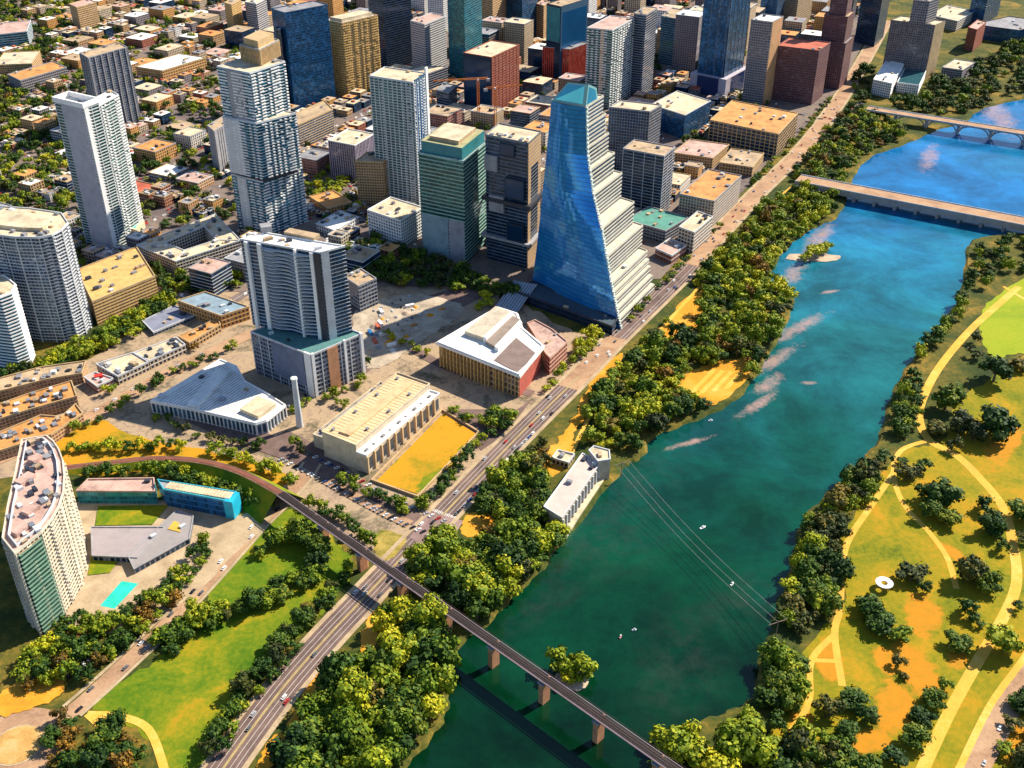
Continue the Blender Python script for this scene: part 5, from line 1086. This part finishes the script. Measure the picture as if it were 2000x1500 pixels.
# ------------------------------------------------------------------ trees
def crown_np(seed, lobes, quads, ico_sub):
    rnd = random.Random(seed); V = []; F = []
    bm = bmesh.new(); bmesh.ops.create_icosphere(bm, subdivisions=ico_sub, radius=1); iv = [v.co.copy() for v in bm.verts]; iff = [[v.index for v in f.verts] for f in bm.faces]; bm.free()
    L_ = []
    for i in range(lobes):
        a = i * 2.4 + rnd.random(); rr2 = rnd.uniform(.25, .74) if i else 0; L_.append((Vector((rr2 * math.cos(a), rr2 * math.sin(a), rnd.uniform(.42, 1.2) if i else 1.15)), rnd.uniform(.25, .50)))
    for c, rad in L_:
        b0 = len(V)
        for v in iv: V.append(tuple(c + Vector((v.x, v.y, v.z * .85)) * rad * .72 * rnd.uniform(.7, 1.15)))
        F += [tuple(b0 + k for k in f) for f in iff]
        for _ in range(quads):
            dr = Vector((rnd.gauss(0, 1), rnd.gauss(0, 1), rnd.gauss(.25, 1))).normalized(); p = c + Vector((dr.x, dr.y, dr.z * .85)) * rad * rnd.uniform(.7, 1.2)
            nn_ = (dr + Vector((rnd.uniform(-.7, .7), rnd.uniform(-.7, .7), rnd.uniform(-.4, .8)))).normalized(); x = nn_.orthogonal().normalized(); y = nn_.cross(x); s = rnd.uniform(.05, .12)
            th = rnd.random() * 6.28; x, y = x * math.cos(th) + y * math.sin(th), y * math.cos(th) - x * math.sin(th); b1 = len(V)
            V += [tuple(p - x * s - y * s * .7), tuple(p + x * s - y * s * .5), tuple(p + x * s * .8 + y * s), tuple(p - x * s * .6 + y * s * .8)]; F.append((b1, b1 + 1, b1 + 2, b1 + 3))
    return np.array(V), F
def mk_mesh(name, V, F, mat):
    me = bpy.data.meshes.new(name); me.from_pydata([tuple(v) for v in V], [], F); me.materials.append(mat); return me
PROT = {}
for nm_ in LEAFS:
    PROT[nm_] = []
    for k_ in range(5):
        V, F = crown_np(k_ * 7 + len(nm_), 8 + k_ * 2, 80, 2); PROT[nm_].append(mk_mesh('crown', V, F, LEAFS[nm_]))
tq = MB(); tq.cyl((0, 0, -.05), (0, 0, .55), .09, .05, 7); 
for k_ in range(4):
    a = k_ * 1.7; tq.cyl((0, 0, .45), (.35 * math.cos(a), .35 * math.sin(a), .85), .045, .02, 5, cap=False)
TRUNK = tq.mesh('trunk', BARK)
rt = random.Random(21); INDIV = []; STUFF = {k: [] for k in LEAFS}
ADJ = {'oak': 'dark green', 'elm': 'mid green', 'lime': 'bright yellow-green', 'cedar': 'dull olive', 'rust': 'rusty orange'}
CATN = {'oak': 'oak_tree', 'elm': 'elm_tree', 'lime': 'bright_tree', 'cedar': 'cedar_tree', 'rust': 'autumn_tree'}
def tree(p, rad, kind, zone, hs=1., z=0.):
    if zone != 'standing on the south lawn': rad *= 1.18
    INDIV.append((p, rad, kind, zone, hs, z))
def mk_tree(p, rad, kind, zone, hs, z):
    r = empty(CATN[kind], (p[0], p[1], z), rt.uniform(0, 6.28)); h_ = rad * rt.uniform(.75, 1.45) * hs
    s_ = 'large' if rad > 7.2 else ('small' if rad < 5 else 'medium')
    tag(r, f'{s_} {ADJ[kind]} tree {zone}', 'tree', 'trees ' + zone)
    for nm_, me in (('crown', rt.choice(PROT[kind])), ('trunk', TRUNK)):
        o = bpy.data.objects.new(nm_, me); C.objects.link(o); o.parent = r; o.scale = (rad * 1.12, rad * 1.12, h_)
TAKEN = []
def okp(p, rad):
    for f_, z_ in FOOT:
        if inside(p, f_): return False
    for t_ in TAKEN:
        if (t_[0] - p[0]) ** 2 + (t_[1] - p[1]) ** 2 < (t_[2] + rad) ** 2 * .27: return False
    return True
def wood(px, n_, rlo, rhi, mixk, zone, keep=1., avoid=(), hs=1.):
    poly = [G(x, y) for x, y in px]; xs = [p.x for p in poly]; ys = [p.y for p in poly]; c = 0
    av = [[G(*q_) for q_ in a_] for a_ in avoid]
    n_ = int(n_ * 1.5)
    for _ in range(n_ * 8):
        if c >= n_: break
        p = Vector((rt.uniform(min(xs), max(xs)), rt.uniform(min(ys), max(ys)))); rad = rt.uniform(rlo, rhi)
        if not inside(p, poly) or any(inside(p, a_) for a_ in av) or not okp(p, rad): continue
        if nearCC(p, 13 + rad * .3): continue
        TAKEN.append((p.x, p.y, rad)); c += 1
        k = rt.choices(list(mixk), list(mixk.values()))[0]; tree(p, rad, k, zone, hs)
def row(px, gap, rlo, rhi, mixk, zone, jit=2., hs=1.):
    pts_ = smooth([G(*p) for p in px], 8); acc = 0
    for i in range(len(pts_) - 1):
        L_ = (pts_[i + 1] - pts_[i]).length; acc += L_
        if acc >= gap:
            acc = 0; p = pts_[i] + Vector((rt.uniform(-jit, jit), rt.uniform(-jit, jit))); rad = rt.uniform(rlo, rhi)
            if okp(p, rad * .6): TAKEN.append((p.x, p.y, rad)); tree(p, rad, rt.choices(list(mixk), list(mixk.values()))[0], zone, hs)
RIV = dict(elm=6, oak=3, lime=2, cedar=1, rust=.4); DK = dict(oak=6, cedar=3, elm=2); BR = dict(lime=5, elm=4, oak=1)
# single trees of the south lawn: pixel foot x, y, crown radius in px
for (x, y, pr_) in [(1845, 800, 32), (1880, 845, 30), (1828, 845, 24), (1940, 745, 36), (1945, 860, 42), (1900, 860, 26), (1862, 880, 18), (1835, 985, 34), (1812, 1010, 26), (1848, 1020, 26), (1800, 975, 20), (1920, 1000, 22), (1935, 1040, 26), (1955, 1075, 18), (1778, 1135, 34), (1808, 1155, 18), (1695, 1200, 30),
                    (1720, 1225, 32), (1760, 1250, 26), (1752, 1300, 18), (1765, 1325, 12), (1895, 1135, 32), (1925, 1150, 26), (1885, 1200, 22), (1905, 1220, 18), (1870, 1265, 26), (1958, 1270, 38), (1665, 1375, 28), (1690, 1405, 26), (1612, 1400, 30), (1650, 1435, 24), (1842, 1345, 18), (1820, 1375, 24), (1800, 1410, 24), (1785, 1450, 28), (1745, 1490, 30), (1700, 1510, 24),
                    (1995, 1015, 30), (1995, 1060, 22), (1985, 1190, 14), (1975, 1420, 24), (1995, 1380, 26), (1960, 1470, 22), (1905, 700, 18), (1905, 670, 14), (1990, 720, 24), (1722, 905, 22), (1770, 935, 26), (1800, 920, 20), (1760, 905, 14)]:
    c = G(x, y); k = 500 / ((y - 750) * CP + FOC * SP); rad = pr_ * k * .92; TAKEN.append((c.x, c.y, rad)); tree(c, rad, rt.choices(['oak', 'cedar', 'elm'], [6, 3, 1])[0], 'standing on the south lawn', .85)
for (x, y, pr_, kd) in [(1097, 1312, 27, 'lime'), (1135, 1318, 26, 'lime'), (1115, 1330, 20, 'lime'), (1118, 1300, 14, 'elm'), (1315, 1468, 40, 'lime'), (1360, 1490, 34, 'elm'), (1455, 1440, 36, 'lime'), (1435, 1480, 42, 'lime'), (1400, 1520, 36, 'lime'), (1480, 1490, 36, 'lime'), (1290, 1500, 26, 'elm'), (1345, 1460, 26, 'lime'), (1460, 1410, 20, 'lime')]:
    c = G(x, y, -1.5); k = 500 / ((y - 750) * CP + FOC * SP); rad = pr_ * k * .9; TAKEN.append((c.x, c.y, rad)); tree(c, rad, kd, 'in the water by the rail bridge', .95, -1.5)
for (x, y, pr_) in [(1570, 512, 10), (1580, 506, 13), (1592, 500, 14), (1606, 492, 13), (1616, 487, 9), (1600, 502, 9)]:
    c = G(x, y, -1.5); rad = pr_ * .55; tree(c, rad, 'lime', 'on the sandy islet', .9, -1.5)
wood([(800, 1120), (860, 1062), (930, 1065), (1000, 1040), (1085, 1040), (1090, 1065), (1000, 1160), (955, 1205), (890, 1215), (830, 1170)], 46, 5.5, 9, RIV, 'on the bank above the rail bridge', hs=1.1)
wood([(560, 1560), (575, 1440), (640, 1350), (690, 1300), (745, 1240), (770, 1200), (850, 1230), (875, 1300), (862, 1370), (840, 1410), (790, 1470), (740, 1530), (700, 1580)], 72, 5.5, 9.5, RIV, 'in the riverside wood at the bottom', hs=1.1, avoid=[[(690, 1300), (705, 1200), (755, 1170), (745, 1290)]])
wood([(925, 1010), (1000, 905), (1040, 915), (1062, 960), (1062, 1010), (1040, 1040), (980, 1020)], 24, 5, 8, dict(oak=4, elm=4, cedar=2), 'beside the riverside building')
wood([(1025, 890), (1060, 880), (1075, 905), (1040, 930)], 6, 4, 5.5, dict(rust=4, cedar=2), 'beside the riverside building')
B4 = [(1120, 870), (1150, 790), (1215, 715), (1290, 650), (1330, 590), (1400, 510), (1490, 410), (1560, 372), (1625, 385), (1630, 415), (1560, 465), (1512, 510), (1500, 545), (1540, 570), (1540, 600), (1500, 690), (1440, 765), (1390, 798), (1270, 848), (1245, 885), (1180, 880)]
wood(B4, 300, 3.4, 8.2, dict(elm=6, oak=3, lime=3.5, cedar=1.5, rust=.5), 'in the belt between road and river', avoid=[[(1325, 745), (1370, 715), (1450, 700), (1460, 745), (1400, 795), (1340, 780)], [(1290, 670), (1320, 600), (1380, 570), (1350, 650)]])
wood([(1545, 352), (1590, 290), (1632, 232), (1700, 222), (1740, 240), (1785, 265), (1700, 296), (1665, 330), (1640, 368)], 95, 4.5, 7.5, dict(elm=5, oak=4, lime=2, cedar=2, rust=1), 'between the two road bridges')
wood([(1720, 215), (1850, 150), (1960, 100), (2150, 50), (2150, 170), (1960, 190), (1870, 228), (1760, 225)], 150, 5.5, 9, DK, 'on the bank behind the arched bridge')
wood([(1640, 190), (1700, 120), (1700, 200), (1660, 215)], 12, 4.5, 7, DK, 'by the far end of the riverside road')
wood([(1905, 490), (2080, 465), (2080, 540), (1960, 535), (1900, 590), (1860, 640), (1810, 705), (1765, 770), (1790, 690), (1850, 630), (1885, 570)], 78, 4, 7, dict(elm=4, oak=4, cedar=2, lime=1), 'on the south bank near the bridge')
wood([(1750, 850), (1755, 770), (1790, 740), (1790, 840), (1755, 870)], 14, 4.5, 7, dict(elm=3, oak=3), 'along the south bank path')
wood([(1740, 880), (1690, 985), (1640, 1040), (1635, 1200), (1580, 1245), (1530, 1235), (1558, 1110), (1582, 1020), (1630, 970), (1700, 905)], 72, 5, 7.6, dict(oak=4, elm=3, cedar=4, lime=1), 'on the wooded south bank', avoid=[[(1620, 1010), (1650, 1000), (1660, 1040), (1630, 1040)]])
wood([(1498, 1300), (1565, 1290), (1572, 1380), (1530, 1400), (1495, 1370)], 22, 5, 7.5, dict(oak=4, elm=5), 'on the wooded south bank'); wood([(1490, 1560), (1500, 1420), (1560, 1440), (1640, 1470), (1730, 1560)], 34, 5, 8, dict(oak=4, elm=5, cedar=1), 'at the bottom of the south bank')
wood([(2010, 1480), (1955, 1540), (2080, 1560), (2100, 1300), (2030, 1350)], 14, 5, 7, DK, 'beyond the south bank road')
# left
row([(290, 1268), (360, 1235), (430, 1205), (500, 1190), (570, 1165), (620, 1125), (628, 1090), (600, 1062), (550, 1060), (500, 1085)], 7.0, 5.2, 7.6, dict(elm=5, oak=4, lime=1), 'in the curving tree belt on the lawn', 3)
row([(500, 1095), (530, 1060), (580, 1045), (618, 1070), (618, 1110), (575, 1140), (520, 1150)], 3.6, 3.4, 4.6, dict(elm=4, lime=2, oak=2), 'in the ring hedge on the lawn', 1.5)
row([(330, 1285), (400, 1230), (470, 1200), (560, 1150), (600, 1115)], 9, 4.5, 6.5, DK, 'in the curving tree belt on the lawn', 4)
row([(395, 1490), (440, 1410), (500, 1330), (560, 1255), (620, 1190), (680, 1120)], 6.5, 4, 6.2, DK, 'in the row beside the riverside road', 3); row([(430, 1480), (480, 1390), (540, 1310), (590, 1240), (640, 1180), (700, 1100)], 10, 3.5, 5, dict(oak=3, elm=3), 'in the row beside the riverside road', 3)
wood([(30, 1330), (90, 1250), (140, 1215), (200, 1215), (300, 1170), (400, 1060), (425, 1060), (340, 1185), (260, 1260), (180, 1330), (60, 1345)], 66, 3.6, 5.8, dict(elm=5, oak=4, rust=1, lime=1), 'between curved tower and plaza road')
wood([(100, 1400), (145, 1410), (150, 1520), (100, 1540)], 8, 4, 5.5, dict(rust=3, oak=3), 'near the roundabout'); wood([(195, 1430), (235, 1420), (275, 1470), (290, 1540), (230, 1540)], 12, 4.5, 6.5, dict(oak=3, rust=1), 'near the roundabout'); wood([(150, 1480), (190, 1460), (210, 1540), (150, 1540)], 6, 5, 6.5, dict(oak=3, rust=1), 'near the roundabout')
row([(140, 880), (220, 882), (300, 878), (370, 880)], 5.5, 4, 5.5, dict(elm=4, lime=3, oak=2), 'outside the rail curve', 2.5); row([(420, 885), (470, 900), (530, 925), (580, 955)], 5, 4, 6, BR, 'outside the rail curve', 3)
row([(165, 935), (240, 925), (330, 930), (420, 945), (480, 970), (530, 1005)], 4.2, 4, 6, dict(elm=5, oak=4, lime=1), 'inside the rail curve', 2.5); row([(330, 940), (430, 960), (500, 995)], 6, 4, 5.5, dict(elm=5, oak=4), 'inside the rail curve', 2)
row([(600, 985), (650, 1010), (700, 1045), (728, 1065)], 4.5, 3.8, 5.4, dict(elm=5, oak=4), 'in the hedge beside the rail bridge', 2.5)
row([(655, 935), (700, 960), (760, 985), (800, 1000)], 6, 3.6, 5, dict(elm=4, oak=5), 'along the tree-lined street', 3); row([(820, 1000), (870, 950), (920, 890), (960, 850)], 8, 3.6, 5.5, dict(elm=4, oak=5), 'between orange lawn and road', 3); row([(560, 870), (620, 900), (690, 935)], 9, 3.5, 4.5, DK, 'along the tree-lined street', 2)
wood([(945, 850), (960, 810), (1000, 810), (995, 850)], 8, 5, 6.5, dict(oak=3, elm=1), 'before the white-roofed civic building'); row([(1060, 770), (1110, 720), (1165, 672)], 7, 3.8, 5.5, dict(elm=4, lime=2), 'along the road kerb', 2)
wood([(1125, 690), (1145, 655), (1170, 655), (1160, 690)], 4, 4.5, 6, dict(lime=1), 'along the road kerb')
wood([(60, 725), (150, 680), (200, 650), (270, 610), (340, 575), (345, 600), (260, 660), (170, 700), (110, 730)], 60, 4.2, 6.6, dict(elm=5, lime=3, oak=3), 'in the belt behind the shop rows')
wood([(0, 740), (60, 700), (110, 720), (60, 745)], 8, 4.5, 6, DK, 'in the belt behind the shop rows')
wood([(210, 510), (260, 500), (330, 545), (470, 540), (470, 565), (400, 570), (320, 570), (260, 540)], 34, 4, 6, dict(elm=4, oak=4, lime=2), 'around the courtyard block')
wood([(140, 500), (165, 480), (190, 510), (165, 530)], 6, 4, 5.5, dict(cedar=2, elm=2), 'around the courtyard block')
wood([(675, 490), (740, 470), (830, 500), (960, 560), (1010, 570), (1000, 590), (900, 570), (780, 560), (690, 545)], 62, 4.5, 7, dict(oak=5, cedar=3, elm=2), 'in the shaded creek hollow')
wood([(920, 590), (945, 575), (965, 590), (945, 610)], 3, 4.5, 5.5, dict(lime=1), 'in the shaded creek hollow')
row([(200, 775), (270, 735), (340, 700), (400, 680)], 6, 3.6, 5, dict(elm=3, lime=2, rust=2), 'along the rail street', 2); row([(690, 800), (640, 780), (690, 760), (730, 730)], 8, 3, 4.2, dict(elm=3, rust=1), 'at the foot of the balcony tower', 2)
row([(235, 790), (290, 762), (350, 728), (420, 700), (470, 675)], 9, 3.2, 4.6, dict(elm=3, oak=3, lime=1), 'along the rail street', 3); row([(60, 885), (120, 860), (200, 820), (260, 795)], 9, 3.2, 4.8, dict(elm=3, oak=3), 'along the rail street', 3)
row([(840, 790), (900, 815), (960, 840)], 8, 3.2, 4.8, DK, 'before the white-roofed civic building', 3); row([(745, 650), (800, 680), (850, 700)], 9, 3, 4.2, dict(elm=3, lime=1), 'beside the white-roofed civic building', 2)
row([(560, 810), (600, 790), (680, 735), (740, 705)], 7, 3, 4.2, dict(elm=3, oak=2, rust=1), 'between smokestack and cream power hall', 2); row([(300, 815), (380, 850), (460, 870), (540, 880)], 8, 3, 4.4, DK, 'along the tree-lined street', 3)
row([(1215, 640), (1290, 562), (1350, 500), (1410, 440)], 10, 3.2, 4.6, dict(elm=4, oak=3), 'along the road kerb', 2)
row([(1470, 360), (1530, 300), (1580, 245), (1625, 190)], 9, 3.2, 4.8, dict(elm=4, oak=3), 'along the road kerb', 3)
wood([(590, 350), (650, 330), (690, 370), (620, 400)], 14, 4, 5.5, dict(lime=3, elm=3), 'right of the stacked teal tower')
# city trees
for p, rad in tree_spots:
    if okp(p, rad * .5): TAKEN.append((p.x, p.y, rad)); tree(p, rad, rt.choices(['oak', 'elm', 'cedar', 'lime', 'rust'], [5, 4, 2, 1.2, .5])[0], 'among the city blocks')
for _ in range(1700):    # leafy upper-left quarter
    x, y = rt.uniform(-150, 470), rt.uniform(-20, 430); p = G(x, y); rad = rt.uniform(4, 7)
    if x > 130 and rt.random() < .62: continue
    if okp(p, rad) : TAKEN.append((p.x, p.y, rad)); tree(p, rad, rt.choices(['oak', 'elm', 'cedar', 'lime'], [6, 4, 3, 1])[0], 'among the city blocks')
INDIV.sort(key=lambda t_: -t_[1] / (t_[0][1] ** 2 + t_[0][0] ** 2 + CAMH ** 2) ** .5)
for t_ in INDIV[:299]: mk_tree(*t_)
LOWP = [crown_np(50 + k_, 7 + k_ % 3, 34, 1) for k_ in range(8)]
groups = {}
for t_ in INDIV[299:]: groups.setdefault((t_[2]), []).append(t_)
for kind, ts in groups.items():
    VV, SZ, IDX, b0 = [], [], [], 0
    for (p, rad, _, zone, hs, z) in ts:
        V, F = rt.choice(LOWP); a = rt.uniform(0, 6.28); ca, sa = math.cos(a), math.sin(a); h_ = rad * rt.uniform(.75, 1.45) * hs; rad *= 1.12
        W_ = np.stack([(V[:, 0] * ca - V[:, 1] * sa) * rad + p[0], (V[:, 0] * sa + V[:, 1] * ca) * rad + p[1], V[:, 2] * h_ + z], 1); VV.append(W_)
        SZ.append(np.array([len(f) for f in F])); IDX.append(np.concatenate([np.array(f) for f in F]) + b0); b0 += len(V)
    V = np.concatenate(VV); S = np.concatenate(SZ); I = np.concatenate(IDX); me = bpy.data.meshes.new('tree_cover')
    me.vertices.add(len(V)); me.vertices.foreach_set('co', V.ravel()); me.loops.add(len(I)); me.loops.foreach_set('vertex_index', I.astype(np.int32)); me.polygons.add(len(S))
    me.polygons.foreach_set('loop_start', np.concatenate([[0], np.cumsum(S)[:-1]]).astype(np.int32)); me.polygons.foreach_set('loop_total', S.astype(np.int32)); me.update(calc_edges=True); me.materials.append(LEAFS[kind])
    o = bpy.data.objects.new('tree_cover', me); C.objects.link(o); tag(o, f'{ADJ[kind]} crowns of the farther trees between the buildings and along the banks', 'trees', kind='stuff')
ORD = 'first second third fourth fifth sixth seventh eighth ninth tenth eleventh twelfth thirteenth fourteenth fifteenth sixteenth seventeenth eighteenth nineteenth twentieth'.split()
byl = {}
for o in list(C.objects):
    if 'category' in o and 'label' in o: byl.setdefault(o['label'], []).append(o)
for lb, os_ in byl.items():
    if len(os_) < 2: continue
    os_.sort(key=lambda o: -P(o.location)[1]); n = len(os_); ch = min(3, -(-n // 20)); per = -(-n // ch)
    for ci in range(ch):
        part = sorted(os_[ci * per:(ci + 1) * per], key=lambda o: P(o.location)[0])
        pre = '' if ch == 1 else (('nearest ', 'farthest ') if ch == 2 else ('nearest ', 'middle-distance ', 'farthest '))[ci]
        for i_, o in enumerate(part):
            if i_ < 20: o['label'] = f'{pre}{lb}, {"leftmost" if i_ == 0 else ORD[i_] + " from left"}'
            else: o['label'] = f'{pre}{lb}, among the rightmost'
for o in C.objects:
    if 'label' in o and len(o['label'].split()) > 16: o['label'] = o['label'].replace('-walled building with', ' block,')
for o in bpy.data.objects:
    if '_o' in o: del o['_o']
print('INFO trees', len(INDIV), 'cars', ncar, 'lots', len(lots), 'objects', len(bpy.data.objects))
